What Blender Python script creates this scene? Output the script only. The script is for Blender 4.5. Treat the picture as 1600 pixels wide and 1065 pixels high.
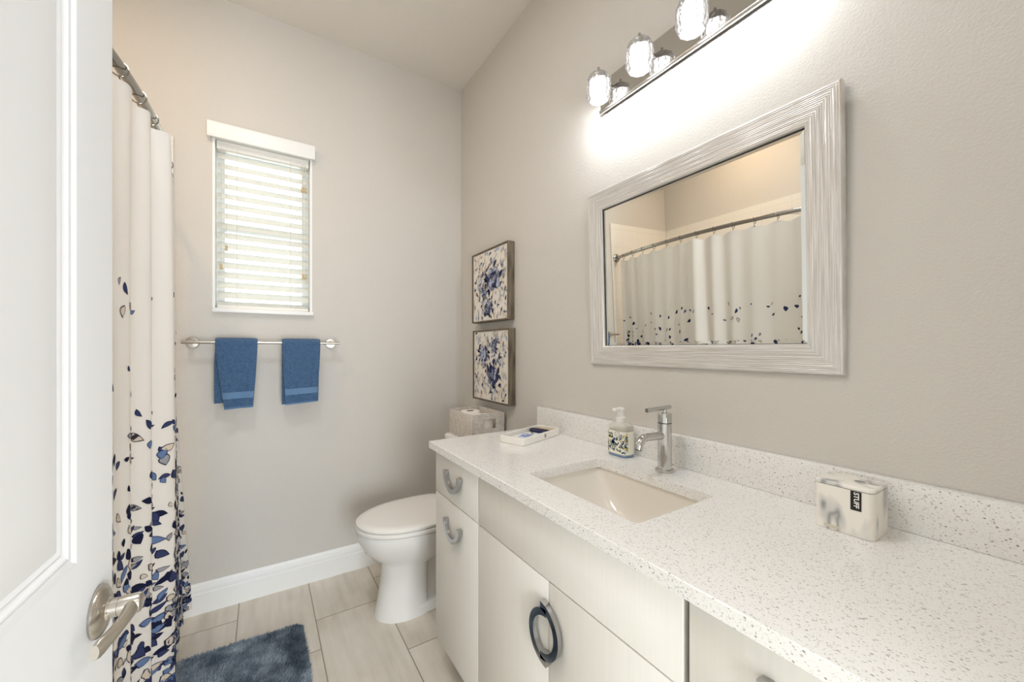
import bpy, bmesh, math, random
from mathutils import Vector, Matrix

for o in list(bpy.data.objects):
    bpy.data.objects.remove(o, do_unlink=True)
S = bpy.context.scene
COL = S.collection

# ------------------------------------------------------------------ camera, world, exposure
cam_d = bpy.data.cameras.new('camera')
cam_d.sensor_width = 36.0
cam_d.lens = 611.4 / 1600 * 36.0
cam_d.shift_y = 12.5 / 1600
cam_d.clip_start = 0.02
cam = bpy.data.objects.new('camera', cam_d)
COL.objects.link(cam)
cam.location = (0, 0, 1.2239)
cam.rotation_euler = (math.pi / 2, 0, -0.5675)
S.camera = cam

S.view_settings.view_transform = 'Standard'
S.view_settings.look = 'None'
S.view_settings.exposure = 0.31
S.view_settings.gamma = 1.0
S.view_settings.use_curve_mapping = False
S.cycles.use_denoising = True
S.cycles.max_bounces = 14
S.cycles.diffuse_bounces = 8
S.cycles.transparent_max_bounces = 16
S.cycles.caustics_reflective = False
S.cycles.caustics_refractive = False
S.cycles.sample_clamp_indirect = 6.0

W = bpy.data.worlds.new('overcast_sky')
S.world = W
W.use_nodes = True
W.node_tree.nodes['Background'].inputs[0].default_value = (0.95, 0.98, 1.0, 1)
W.node_tree.nodes['Background'].inputs[1].default_value = 3.2


def light(name, kind, loc, power, color, size=0.1, rot=(0, 0, 0), size_y=None, parent=None, spot=None, blend=0.5):
    d = bpy.data.lights.new(name, kind)
    d.energy = power
    d.color = color
    if kind == 'AREA':
        d.shape = 'RECTANGLE' if size_y else 'DISK'
        d.size = size
        if size_y:
            d.size_y = size_y
    else:
        d.shadow_soft_size = size
    if kind == 'SPOT':
        d.spot_size = spot
        d.spot_blend = blend
    o = bpy.data.objects.new(name, d)
    COL.objects.link(o)
    o.rotation_euler = rot
    if parent:
        o.parent = parent
        o.location = Vector(loc) - parent.location
    else:
        o.location = loc
    return o


HALL_W, SHOWER_W, VAN_W, ROOM_W = 8.0, 4.6, 1.4, 10.0
light('hall_ceiling_fill', 'AREA', (0.2, -0.85, 2.80), HALL_W, (0.96, 0.985, 1.02), 1.0, size_y=0.8)  # added fill through the doorway from overhead; no known hall lamp
light('shower_ceiling_light', 'AREA', (-0.66, 1.5, 2.85), SHOWER_W, (1.0, 0.70, 0.44), 0.14)
light('hall_frontal_fill', 'AREA', (0.30, -1.58, 0.80), 50.0, (0.91, 0.98, 1.06), 1.2, rot=(math.pi / 2, 0, 0), size_y=1.2)  # added frontal fill from behind the camera, not a real window
light('room_ceiling_fill', 'AREA', (-0.14, 0.85, 2.86), ROOM_W, (0.96, 0.985, 1.02), 0.42)  # added overhead fill for floor and walls; no fixture known here


# ------------------------------------------------------------------ helpers
def srgb(r, g, b):
    def f(c):
        c /= 255.0
        return c / 12.92 if c <= 0.04045 else ((c + 0.055) / 1.055) ** 2.4
    return (f(r), f(g), f(b), 1.0)


class NT:
    def __init__(self, mat):
        self.t = mat.node_tree
        self.b = self.t.nodes['Principled BSDF']

    def n(self, typ, **kw):
        nd = self.t.nodes.new(typ)
        for k, v in kw.items():
            setattr(nd, k, v)
        return nd

    def put(self, sock, v):
        if hasattr(v, 'is_output') or isinstance(v, bpy.types.NodeSocket):
            self.t.links.new(v, sock)
        else:
            sock.default_value = v

    def m(self, op, a, b=None, c=None):
        nd = self.n('ShaderNodeMath', operation=op)
        self.put(nd.inputs[0], a)
        if b is not None:
            self.put(nd.inputs[1], b)
        if c is not None:
            self.put(nd.inputs[2], c)
        return nd.outputs[0]

    def mix(self, fac, a, b):
        nd = self.n('ShaderNodeMix', data_type='RGBA')
        self.put(nd.inputs[0], fac)
        self.put(nd.inputs[6], a)
        self.put(nd.inputs[7], b)
        return nd.outputs[2]

    def coord(self, scale=(1, 1, 1), out='Object'):
        tc = self.n('ShaderNodeTexCoord')
        mp = self.n('ShaderNodeMapping')
        mp.inputs['Scale'].default_value = scale
        self.t.links.new(tc.outputs[out], mp.inputs[0])
        return mp.outputs[0]

    def noise(self, vec, scale, detail=3.0, rough=0.5):
        nd = self.n('ShaderNodeTexNoise')
        self.t.links.new(vec, nd.inputs['Vector'])
        nd.inputs['Scale'].default_value = scale
        nd.inputs['Detail'].default_value = detail
        nd.inputs['Roughness'].default_value = rough
        return nd.outputs['Fac']

    def ramp(self, fac, stops):
        nd = self.n('ShaderNodeValToRGB')
        e = nd.color_ramp.elements
        while len(e) < len(stops):
            e.new(0.5)
        for i, (p, c) in enumerate(stops):
            e[i].position = p
            e[i].color = c
        self.t.links.new(fac, nd.inputs[0])
        return nd.outputs[0]

    def bump(self, h, strength, dist):
        nd = self.n('ShaderNodeBump')
        nd.inputs['Strength'].default_value = strength
        nd.inputs['Distance'].default_value = dist
        self.t.links.new(h, nd.inputs['Height'])
        self.t.links.new(nd.outputs[0], self.b.inputs['Normal'])


def mat(name, col, rough=0.5, metal=0.0, spec=0.5, **kw):
    m = bpy.data.materials.new(name)
    m.use_nodes = True
    b = m.node_tree.nodes['Principled BSDF']
    b.inputs['Base Color'].default_value = col
    b.inputs['Roughness'].default_value = rough
    b.inputs['Metallic'].default_value = metal
    b.inputs['Specular IOR Level'].default_value = spec
    for k, v in kw.items():
        b.inputs[k].default_value = v
    return m


def empty(name, loc, label=None, cat=None, group=None, kind=None):
    o = bpy.data.objects.new(name, None)
    o.empty_display_size = 0.05
    COL.objects.link(o)
    o.location = loc
    tag(o, label, cat, group, kind)
    return o


def tag(o, label=None, cat=None, group=None, kind=None):
    for k, v in (('label', label), ('category', cat), ('group', group), ('kind', kind)):
        if v:
            o[k] = v
    return o


def abs_loc(p):
    v = Vector((0, 0, 0))
    while p:
        v += p.location
        p = p.parent
    return v


class B:
    """Collects shapes, given in room coordinates, into ONE mesh."""

    def __init__(self):
        self.bm = bmesh.new()
        self.mi = 0

    def face(self, vs):
        try:
            f = self.bm.faces.new(vs)
            f.material_index = self.mi
            return f
        except ValueError:
            return None

    def box(self, x0, x1, y0, y1, z0, z1, bev=0.0, seg=2, M=None):
        r = bmesh.ops.create_cube(self.bm, size=1.0)
        vs = r['verts']
        for v in vs:
            v.co = Vector(((x0 + x1) / 2 + v.co.x * (x1 - x0), (y0 + y1) / 2 + v.co.y * (y1 - y0), (z0 + z1) / 2 + v.co.z * (z1 - z0)))
        fs = {f for v in vs for f in v.link_faces}
        for f in fs:
            f.material_index = self.mi
        if bev > 0:
            es = list({e for v in vs for e in v.link_edges})
            rr = bmesh.ops.bevel(self.bm, geom=es, offset=bev, segments=seg, profile=0.5, affect='EDGES', material=self.mi)
            vs = list({v for f in rr['faces'] for v in f.verts} | {v for v in vs if v.is_valid})
        if M is not None:
            for v in vs:
                v.co = M @ v.co
        return self

    def loft(self, rings, closed=True, cap0=True, cap1=True):
        R = [[self.bm.verts.new(p) for p in r] for r in rings]
        n = len(R[0])
        for a, b in zip(R[:-1], R[1:]):
            for i in range(n if closed else n - 1):
                j = (i + 1) % n
                self.face((a[i], a[j], b[j], b[i]))
        if cap0:
            self.face(list(reversed(R[0])))
        if cap1:
            self.face(R[-1])
        return self

    def tube(self, pts, rad, n=12, up=(0, 0, 1), flat=1.0, cap=True):
        pts = [Vector(p) for p in pts]
        rads = rad if isinstance(rad, (list, tuple)) else [rad] * len(pts)
        rings = []
        for i, p in enumerate(pts):
            t = (pts[min(i + 1, len(pts) - 1)] - pts[max(i - 1, 0)]).normalized()
            u = Vector(up)
            if abs(t.dot(u)) > 0.98:
                u = Vector((1, 0, 0))
            a = t.cross(u).normalized()
            b = a.cross(t).normalized()
            rings.append([p + a * rads[i] * math.cos(2 * math.pi * k / n) + b * rads[i] * flat * math.sin(2 * math.pi * k / n) for k in range(n)])
        return self.loft(rings, True, cap, cap)

    def lathe(self, prof, n=32, M=None, cap0=True, cap1=True):
        """prof: (radius, height) pairs around local z, placed by M."""
        M = M or Matrix.Identity(4)
        rings = [[M @ Vector((r * math.cos(2 * math.pi * k / n), r * math.sin(2 * math.pi * k / n), h)) for k in range(n)] for r, h in prof]
        return self.loft(rings, True, cap0, cap1)

    def grid(self, fn, nu, nv):
        V = [[self.bm.verts.new(fn(i / nu, j / nv)) for j in range(nv + 1)] for i in range(nu + 1)]
        for i in range(nu):
            for j in range(nv):
                self.face((V[i][j], V[i + 1][j], V[i + 1][j + 1], V[i][j + 1]))
        return self

    def prism(self, pts, axis, a0, a1):
        """extrude polygon pts (2D) along axis ('x','y','z')."""
        def P(p, a):
            return {'x': (a, p[0], p[1]), 'y': (p[0], a, p[1]), 'z': (p[0], p[1], a)}[axis]
        return self.loft([[P(p, a0) for p in pts], [P(p, a1) for p in pts]])

    def build(self, name, mats, parent=None, smooth=True, angle=35, label=None, cat=None, group=None, kind=None, loc=None):
        bm = self.bm
        bmesh.ops.recalc_face_normals(bm, faces=bm.faces[:])
        off = abs_loc(parent) if parent else Vector(loc or (0, 0, 0))
        own = Vector((0, 0, 0))
        if parent is not None and bm.verts:
            mn = [min(v.co[i] for v in bm.verts) for i in range(3)]
            mx = [max(v.co[i] for v in bm.verts) for i in range(3)]
            own = Vector([(a + b) / 2 for a, b in zip(mn, mx)]) - off
        bmesh.ops.translate(bm, verts=bm.verts[:], vec=-(off + own))
        me = bpy.data.meshes.new(name)
        if smooth:
            for f in bm.faces:
                f.smooth = True
            for e in bm.edges:
                if len(e.link_faces) == 2 and e.calc_face_angle(0) > math.radians(angle):
                    e.smooth = False
        bm.to_mesh(me)
        bm.free()
        for m in (mats if isinstance(mats, (list, tuple)) else [mats]):
            me.materials.append(m)
        o = bpy.data.objects.new(name, me)
        COL.objects.link(o)
        if parent:
            o.parent = parent
            o.location = own
        else:
            o.location = off
        tag(o, label, cat, group, kind)
        return o


def copy_tree(o, parent=None):
    c = o.copy()
    COL.objects.link(c)
    if parent is not None:
        c.parent = parent
    for ch in [k for k in bpy.data.objects if k.parent == o]:
        copy_tree(ch, c)
    return c


rnd = random.Random(7)

# ------------------------------------------------------------------ materials
M = {}


def wall_mat(name, col, bs=0.25):
    m = mat(name, col, 0.75, spec=0.25)
    t = NT(m)
    v = t.coord()
    h = t.noise(v, 190, 3, 0.55)
    t.bump(h, bs, 0.004)
    return m


M['wall'] = wall_mat('wall_paint', srgb(209, 205, 198), 0.32)
M['ceiling'] = wall_mat('ceiling_paint', srgb(224, 219, 211), 0.35)
M['trim'] = mat('white_trim_paint', srgb(240, 241, 239), 0.4)
M['porcelain'] = mat('porcelain', srgb(238, 237, 233), 0.12)
M['seat'] = mat('seat_plastic', srgb(240, 238, 233), 0.25)
M['sinkware'] = mat('sink_ceramic', srgb(230, 225, 216), 0.10)
M['chrome'] = mat('chrome', (0.60, 0.60, 0.59, 1), 0.06, 1.0)
M['pull'] = mat('pull_chrome', (0.46, 0.46, 0.46, 1), 0.08, 1.0)
M['nickel'] = mat('satin_nickel', (0.56, 0.52, 0.46, 1), 0.28, 1.0)
M['steel'] = mat('brushed_steel', (0.62, 0.60, 0.57, 1), 0.22, 1.0)
M['mirrorplate'] = mat('polished_plate', (0.54, 0.525, 0.50, 1), 0.03, 1.0)
M['mirror'] = mat('mirror_glass', (0.88, 0.89, 0.86, 1), 0.0, 1.0)
M['carcass'] = mat('gap_shade_board', srgb(98, 88, 74), 0.7, spec=0.2)  # board colour darkened to put shade into the gaps between cabinet fronts
M['rod'] = mat('dark_steel', (0.36, 0.34, 0.31, 1), 0.2, 1.0)
M['black'] = mat('black_label', srgb(14, 13, 13), 0.45)
M['darkgap'] = mat('dark_gasket', srgb(40, 38, 35), 0.6)
M['white_ink'] = mat('white_ink', srgb(240, 238, 232), 0.5)
M['whiteplastic'] = mat('white_plastic', srgb(238, 236, 230), 0.3)
M['cord'] = mat('blind_cord', srgb(214, 210, 200), 0.8)
M['tassel'] = mat('wood_tassel', srgb(200, 180, 140), 0.5)
M['paper'] = mat('toilet_paper', srgb(242, 238, 230), 0.9, spec=0.1)
M['card'] = mat('cardboard', srgb(120, 98, 76), 0.9, spec=0.1)


def cabinet_mat():
    m = mat('cabinet_thermofoil', srgb(226, 221, 208), 0.38, spec=0.4)
    t = NT(m)
    v = t.coord((160, 160, 4))
    h = t.noise(v, 1.0, 2)
    c = t.ramp(h, [(0.3, srgb(229, 227, 219)), (0.7, srgb(232, 230, 223))])
    t.put(t.b.inputs['Base Color'], c)
    t.bump(h, 0.015, 0.001)
    return m


def quartz_mat():
    m = mat('speckled_quartz', srgb(226, 223, 217), 0.16, spec=0.5)
    t = NT(m)
    v = t.coord((1, 1, 1))
    base = srgb(236, 235, 232)
    col = base
    for scale, thr, cc, seed in ((400, 0.30, srgb(176, 169, 160), 0), (300, 0.16, srgb(132, 124, 116), 3.1), (620, 0.34, srgb(200, 194, 186), 7.7)):
        vo = t.n('ShaderNodeTexVoronoi')
        mp = t.n('ShaderNodeMapping')
        mp.inputs['Location'].default_value = (seed, seed * 0.7, seed * 1.3)
        mp.inputs['Rotation'].default_value = (seed, 0.3 + seed, 0.5)
        mp.inputs['Scale'].default_value = (1.0, 0.62, 0.8)
        t.t.links.new(v, mp.inputs[0])
        t.t.links.new(mp.outputs[0], vo.inputs['Vector'])
        vo.inputs['Scale'].default_value = scale
        sep = t.n('ShaderNodeSeparateColor')
        t.t.links.new(vo.outputs['Color'], sep.inputs[0])
        pick = t.m('LESS_THAN', sep.outputs[0], thr)
        blob = t.m('LESS_THAN', vo.outputs['Distance'], 0.34)
        f = t.m('MULTIPLY', t.m('MULTIPLY', pick, blob), t.m('MULTIPLY_ADD', sep.outputs[1], 0.6, 0.35))
        col = t.mix(f, col, cc)
    t.put(t.b.inputs['Base Color'], col)
    return m


def floor_mat():
    m = mat('floor_tile', srgb(200, 190, 172), 0.38)
    t = NT(m)
    tc = t.n('ShaderNodeTexCoord')
    sp = t.n('ShaderNodeSeparateXYZ')
    t.t.links.new(tc.outputs['Object'], sp.inputs[0])
    x, y = sp.outputs[0], sp.outputs[1]
    u = t.m('DIVIDE', t.m('ADD', x, 0.095), 0.2975)
    colm = t.m('FLOOR', u)
    fu = t.m('FRACT', u)
    off = t.m('MULTIPLY_ADD', colm, 0.199, 0.585)
    v = t.m('DIVIDE', t.m('SUBTRACT', y, off), 0.59)
    row = t.m('FLOOR', v)
    fv = t.m('FRACT', v)
    du = t.m('MULTIPLY', t.m('MINIMUM', fu, t.m('SUBTRACT', 1.0, fu)), 0.2975)
    dv = t.m('MULTIPLY', t.m('MINIMUM', fv, t.m('SUBTRACT', 1.0, fv)), 0.59)
    d = t.m('MINIMUM', du, dv)
    g = t.m('LESS_THAN', d, 0.0021)
    cb = t.n('ShaderNodeCombineXYZ')
    t.put(cb.inputs[0], colm)
    t.put(cb.inputs[1], row)
    wn = t.n('ShaderNodeTexWhiteNoise', noise_dimensions='3D')
    t.t.links.new(cb.outputs[0], wn.inputs['Vector'])
    c2 = t.n('ShaderNodeCombineXYZ')
    t.put(c2.inputs[0], t.m('MULTIPLY', x, 22.0))
    t.put(c2.inputs[1], t.m('MULTIPLY', y, 2.2))
    t.put(c2.inputs[2], t.m('MULTIPLY', wn.outputs[0], 37.0))
    n1 = t.noise(c2.outputs[0], 1.0, 5, 0.55)
    c3 = t.n('ShaderNodeCombineXYZ')
    t.put(c3.inputs[0], t.m('MULTIPLY', x, 6.0))
    t.put(c3.inputs[1], t.m('MULTIPLY', y, 4.0))
    t.put(c3.inputs[2], t.m('MULTIPLY', wn.outputs[0], 19.0))
    n2 = t.noise(c3.outputs[0], 1.0, 3, 0.5)
    s = t.m('ADD', t.m('MULTIPLY', n1, 0.55), t.m('MULTIPLY', n2, 0.45))
    c = t.ramp(s, [(0.34, srgb(202, 193, 178)), (0.50, srgb(221, 213, 200)), (0.66, srgb(232, 226, 215))])
    c = t.mix(g, c, srgb(150, 140, 116))
    t.put(t.b.inputs['Base Color'], c)
    h = t.m('SUBTRACT', t.m('MULTIPLY', n1, 0.15), g)
    t.bump(h, 0.4, 0.002)
    return m


def walltile_mat():
    m = mat('shower_tile', srgb(232, 228, 220), 0.15)
    t = NT(m)
    tc = t.n('ShaderNodeTexCoord')
    sp = t.n('ShaderNodeSeparateXYZ')
    t.t.links.new(tc.outputs['Object'], sp.inputs[0])
    a = t.m('ADD', sp.outputs[0], sp.outputs[1])
    fu = t.m('FRACT', t.m('DIVIDE', a, 0.203))
    fv = t.m('FRACT', t.m('DIVIDE', sp.outputs[2], 0.1525))
    d = t.m('MINIMUM', t.m('MULTIPLY', fu, 0.203), t.m('MULTIPLY', fv, 0.1525))
    g = t.m('LESS_THAN', d, 0.003)
    t.put(t.b.inputs['Base Color'], t.mix(g, srgb(234, 230, 222), srgb(222, 217, 207)))
    t.bump(t.m('SUBTRACT', 1.0, g), 0.3, 0.001)
    return m


def marble_mat():
    m = mat('grey_veined_resin', srgb(236, 230, 220), 0.35)
    t = NT(m)
    v = t.coord((26, 26, 9))
    n = t.noise(v, 1.0, 2, 0.5)
    n2 = t.noise(t.coord((14, 14, 14)), 1.0, 2, 0.5)
    n = t.m('MULTIPLY', n, t.m('MULTIPLY_ADD', n2, 1.0, 0.5))
    c = t.ramp(n, [(0.50, srgb(240, 236, 228)), (0.63, srgb(206, 205, 202)), (0.70, srgb(150, 151, 152)), (0.77, srgb(228, 224, 217))])
    t.put(t.b.inputs['Base Color'], c)
    return m


def door_mat():
    m = mat('door_white_paint', srgb(230, 231, 231), 0.55, spec=0.25)
    t = NT(m)
    v = t.coord((40, 40, 3.0))
    h = t.noise(v, 1.0, 4, 0.6)
    t.bump(h, 0.12, 0.0015)
    return m


def silverframe_mat():
    m = mat('brushed_silver_leaf', srgb(206, 202, 194), 0.30, 0.35)
    t = NT(m)
    at = t.n('ShaderNodeUVMap')
    mp = t.n('ShaderNodeMapping')
    mp.inputs['Scale'].default_value = (7, 260, 1)
    t.t.links.new(at.outputs[0], mp.inputs[0])
    n = t.noise(mp.outputs[0], 1.0, 3, 0.6)
    c = t.ramp(n, [(0.30, srgb(200, 195, 188)), (0.5, srgb(218, 215, 211)), (0.70, srgb(236, 235, 232))])
    t.put(t.b.inputs['Base Color'], c)
    t.bump(n, 0.35, 0.003)
    return m


def wood_frame_mat():
    m = mat('grey_brown_wood', srgb(116, 104, 86), 0.6)
    t = NT(m)
    n = t.noise(t.coord((60, 60, 8)), 1.0, 4, 0.6)
    c = t.ramp(n, [(0.3, srgb(72, 62, 50)), (0.7, srgb(126, 113, 94))])
    t.put(t.b.inputs['Base Color'], c)
    return m


def weave_mat():
    m = mat('woven_fabric', srgb(196, 186, 174), 0.85, spec=0.15)
    t = NT(m)
    n1 = t.noise(t.coord((40, 40, 420)), 1.0, 2)
    n2 = t.noise(t.coord((420, 420, 30)), 1.0, 2)
    n = t.m('MULTIPLY', t.m('ADD', n1, n2), 0.5)
    c = t.ramp(n, [(0.36, srgb(192, 183, 172)), (0.62, srgb(230, 224, 216))])
    t.put(t.b.inputs['Base Color'], c)
    t.bump(n, 0.4, 0.002)
    return m


def terry_mat(name, c0, c1, scale=420, bump=0.9):
    m = mat(name, c0, 0.95, spec=0.1)
    t = NT(m)
    v = t.coord()
    vo = t.n('ShaderNodeTexVoronoi')
    t.t.links.new(v, vo.inputs['Vector'])
    vo.inputs['Scale'].default_value = scale
    n = t.noise(v, 60, 3)
    f = t.m('MULTIPLY_ADD', vo.outputs['Distance'], 0.7, t.m('MULTIPLY', n, 0.35))
    c = t.ramp(f, [(0.25, c1), (0.75, c0)])
    t.put(t.b.inputs['Base Color'], c)
    t.bump(t.m('SUBTRACT', 1.0, vo.outputs['Distance']), bump, 0.003)
    t.b.inputs['Sheen Weight'].default_value = 0.25
    return m


def pane_mat():
    m = bpy.data.materials.new('window_glass')
    m.use_nodes = True
    nt = m.node_tree
    nt.nodes.clear()
    o = nt.nodes.new('ShaderNodeOutputMaterial')
    mx = nt.nodes.new('ShaderNodeMixShader')
    tr = nt.nodes.new('ShaderNodeBsdfTransparent')
    tr.inputs[0].default_value = (0.93, 0.97, 0.95, 1)
    gl = nt.nodes.new('ShaderNodeBsdfGlossy')
    gl.inputs['Roughness'].default_value = 0.02
    fr = nt.nodes.new('ShaderNodeFresnel')
    nt.links.new(fr.outputs[0], mx.inputs[0])
    nt.links.new(tr.outputs[0], mx.inputs[1])
    nt.links.new(gl.outputs[0], mx.inputs[2])
    nt.links.new(mx.outputs[0], o.inputs[0])
    return m


def crystal_mat():
    m = bpy.data.materials.new('cut_crystal')
    m.use_nodes = True
    nt = m.node_tree
    b = nt.nodes['Principled BSDF']
    b.inputs['Base Color'].default_value = (1, 1, 1, 1)
    b.inputs['Roughness'].default_value = 0.05
    b.inputs['Transmission Weight'].default_value = 0.95
    b.inputs['IOR'].default_value = 1.45
    t = NT(m)
    vo = t.n('ShaderNodeTexVoronoi')
    t.t.links.new(t.coord((1, 1, 0.6)), vo.inputs['Vector'])
    vo.inputs['Scale'].default_value = 120
    t.bump(vo.outputs['Distance'], 0.7, 0.003)
    tr = nt.nodes.new('ShaderNodeBsdfTranslucent')
    tr.inputs[0].default_value = (1, 1, 1, 1)
    mx = nt.nodes.new('ShaderNodeMixShader')
    mx.inputs[0].default_value = 0.16
    nt.links.new(b.outputs[0], mx.inputs[1])
    nt.links.new(tr.outputs[0], mx.inputs[2])
    nt.links.new(mx.outputs[0], nt.nodes['Material Output'].inputs[0])
    return m


def emit_mat(name, col, st):
    m = mat(name, col, 0.4)
    b = m.node_tree.nodes['Principled BSDF']
    b.inputs['Emission Color'].default_value = col
    b.inputs['Emission Strength'].default_value = st
    return m


def fabric_mat():
    m = bpy.data.materials.new('curtain_fabric')
    m.use_nodes = True
    nt = m.node_tree
    b = nt.nodes['Principled BSDF']
    b.inputs['Base Color'].default_value = srgb(240, 238, 234)
    b.inputs['Roughness'].default_value = 0.8
    b.inputs['Specular IOR Level'].default_value = 0.2
    out = nt.nodes['Material Output']
    tr = nt.nodes.new('ShaderNodeBsdfTranslucent')
    tr.inputs[0].default_value = srgb(238, 234, 228)
    mx = nt.nodes.new('ShaderNodeMixShader')
    mx.inputs[0].default_value = 0.28
    nt.links.new(b.outputs[0], mx.inputs[1])
    nt.links.new(tr.outputs[0], mx.inputs[2])
    nt.links.new(mx.outputs[0], out.inputs[0])
    t = NT(m)
    t.bump(t.noise(t.coord((3, 3, 1.2)), 3.0, 3), 0.25, 0.02)
    return m


def slat_mat():
    m = mat('blind_slat', srgb(244, 243, 238), 0.4)
    nt = m.node_tree
    tr = nt.nodes.new('ShaderNodeBsdfTranslucent')
    tr.inputs[0].default_value = srgb(240, 240, 236)
    mx = nt.nodes.new('ShaderNodeMixShader')
    mx.inputs[0].default_value = 0.42
    nt.links.new(nt.nodes['Principled BSDF'].outputs[0], mx.inputs[1])
    nt.links.new(tr.outputs[0], mx.inputs[2])
    nt.links.new(mx.outputs[0], nt.nodes['Material Output'].inputs[0])
    return m


def clear_mat():
    m = mat('clear_plastic', srgb(236, 234, 226), 0.12)
    nt = m.node_tree
    tr = nt.nodes.new('ShaderNodeBsdfTransparent')
    tr.inputs[0].default_value = (0.96, 0.96, 0.94, 1)
    mx = nt.nodes.new('ShaderNodeMixShader')
    mx.inputs[0].default_value = 0.62
    nt.links.new(nt.nodes['Principled BSDF'].outputs[0], mx.inputs[1])
    nt.links.new(tr.outputs[0], mx.inputs[2])
    nt.links.new(mx.outputs[0], nt.nodes['Material Output'].inputs[0])
    return m


M['slat'] = slat_mat()
M['clear'] = clear_mat()
M['cabinet'] = cabinet_mat()
M['quartz'] = quartz_mat()
M['floor'] = floor_mat()
M['walltile'] = walltile_mat()
M['marble'] = marble_mat()
M['door'] = door_mat()
M['silver'] = silverframe_mat()
M['wood'] = wood_frame_mat()
M['weave'] = weave_mat()
M['terry'] = terry_mat('blue_terry', srgb(50, 82, 120), srgb(96, 130, 166))
M['border'] = mat('blue_woven_border', srgb(98, 130, 164), 0.8, spec=0.2)
M['pane'] = pane_mat()
M['crystal'] = crystal_mat()
M['bulb'] = emit_mat('lit_bulb', (1.0, 0.98, 0.95, 1), 4.0)
M['shower_bulb'] = emit_mat('lit_diffuser', (1.0, 0.82, 0.6, 1), 6.0)
M['fabric'] = fabric_mat()
M['canvas'] = mat('canvas', srgb(232, 226, 216), 0.8, spec=0.15)
INK = [mat('ink_navy', srgb(24, 28, 56), 0.75, spec=0.15), mat('ink_indigo', srgb(52, 60, 96), 0.75, spec=0.15),
       mat('ink_blue', srgb(98, 120, 158), 0.75, spec=0.15), mat('ink_taupe', srgb(206, 192, 176), 0.75, spec=0.15),
       mat('ink_grey', srgb(150, 150, 156), 0.75, spec=0.15), mat('ink_dark_line', srgb(52, 48, 56), 0.75, spec=0.15),
       mat('ink_pale_blue', srgb(150, 170, 200), 0.75, spec=0.15)]

# ------------------------------------------------------------------ the room
XW, YB, ZC = 1.0831, 2.3125, 2.8905     # vanity wall, window wall, ceiling
XL, YT, YF = -1.08, 0.788, -0.07        # shower far wall, end of the tub, wall of the doorway
T = 0.12
B().box(XL - T, XW + T, -1.62, YB + T, -0.08, 0).build('floor', M['floor'], kind='structure')
B().box(XL - T, XW + T, -1.62, YB + T, ZC, ZC + 0.08).build('ceiling', M['ceiling'], kind='structure')
B().box(XW, XW + T, YF - T, YB + T, 0, ZC).build('wall_right', M['wall'], kind='structure')
WX0, WX1, WZ0, WZ1 = -0.199, 0.2205, 1.410, 2.232
w = B()
w.box(XL - T, WX0, YB, YB + T, 0, ZC).box(WX1, XW, YB, YB + T, 0, ZC)
w.box(WX0, WX1, YB, YB + T, 0, WZ0).box(WX0, WX1, YB, YB + T, WZ1, ZC)
w.build('wall_back', M['wall'], kind='structure', smooth=False)
B().box(XL - T, XL, YF - T, YB, 0, ZC).build('wall_left', M['wall'], kind='structure')
B().box(XL, -0.345, YT - 0.115, YT, 0, ZC).build('wall_shower', M['wall'], kind='structure')
DX0, DX1, DZ = -0.215, 0.56, 2.06
w = B()
w.box(XL, DX0, YF - T, YF, 0, ZC).box(DX1, XW, YF - T, YF, 0, ZC).box(DX0, DX1, YF - T, YF, DZ, ZC)
w.build('wall_front', M['wall'], kind='structure', smooth=False)
w = B()
w.box(-1.32, -1.2, -1.62, YF - T, 0, ZC).box(XW + T, XW + 2 * T, -1.62, YF - T, 0, ZC).box(-1.32, XW + 2 * T, -1.74, -1.62, 0, ZC)
w.build('wall_hall', M['wall'], kind='structure', smooth=False)
# door casing of the doorway behind the camera
w = B()
w.box(DX0 - 0.06, DX0 - 0.005, YF - T - 0.014, YF - T, 0, DZ + 0.06, 0.003)
w.box(DX1 + 0.005, DX1 + 0.06, YF - T - 0.014, YF - T, 0, DZ + 0.06, 0.003)
w.box(DX0 - 0.005, DX1 + 0.005, YF - T - 0.014, YF - T, DZ + 0.005, DZ + 0.06, 0.003)
w.build('trim_3', M['trim'], kind='structure')

# baseboards (profiled)


def base_profile(t=0.016, h=0.138):
    return [(0, 0), (t, 0), (t, h * 0.66), (t * 0.80, h * 0.69), (t * 0.80, h * 0.74), (t * 0.88, h * 0.76), (t * 0.80, h * 0.84), (t * 0.45, h * 0.89), (t * 0.5, h * 0.91), (t * 0.35, h * 0.97), (0.002, h), (0, h)]


w = B()
w.loft([[(-0.345, YB - d, z) for d, z in base_profile()], [(XW - 0.016, YB - d, z) for d, z in base_profile()]])
w.build('baseboard_back', M['trim'], kind='structure', angle=20)
w = B()
w.loft([[(XW - d, 1.425, z) for d, z in base_profile()], [(XW - d, YB - 0.016, z) for d, z in base_profile()]])
w.build('baseboard_right', M['trim'], kind='structure', angle=20)

# tiled tub surround
B().box(XL + 0.01, -0.338, YB - 0.011, YB, 0.40, 2.18, 0.003).build('trim_1', M['walltile'], kind='structure')
w = B()
w.box(XL, XL + 0.010, YT, YB - 0.011, 0.40, 2.18).box(XL + 0.01, -0.36, YT, YT + 0.010, 0.40, 2.18)
w.build('trim_2', M['walltile'], kind='structure')

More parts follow.
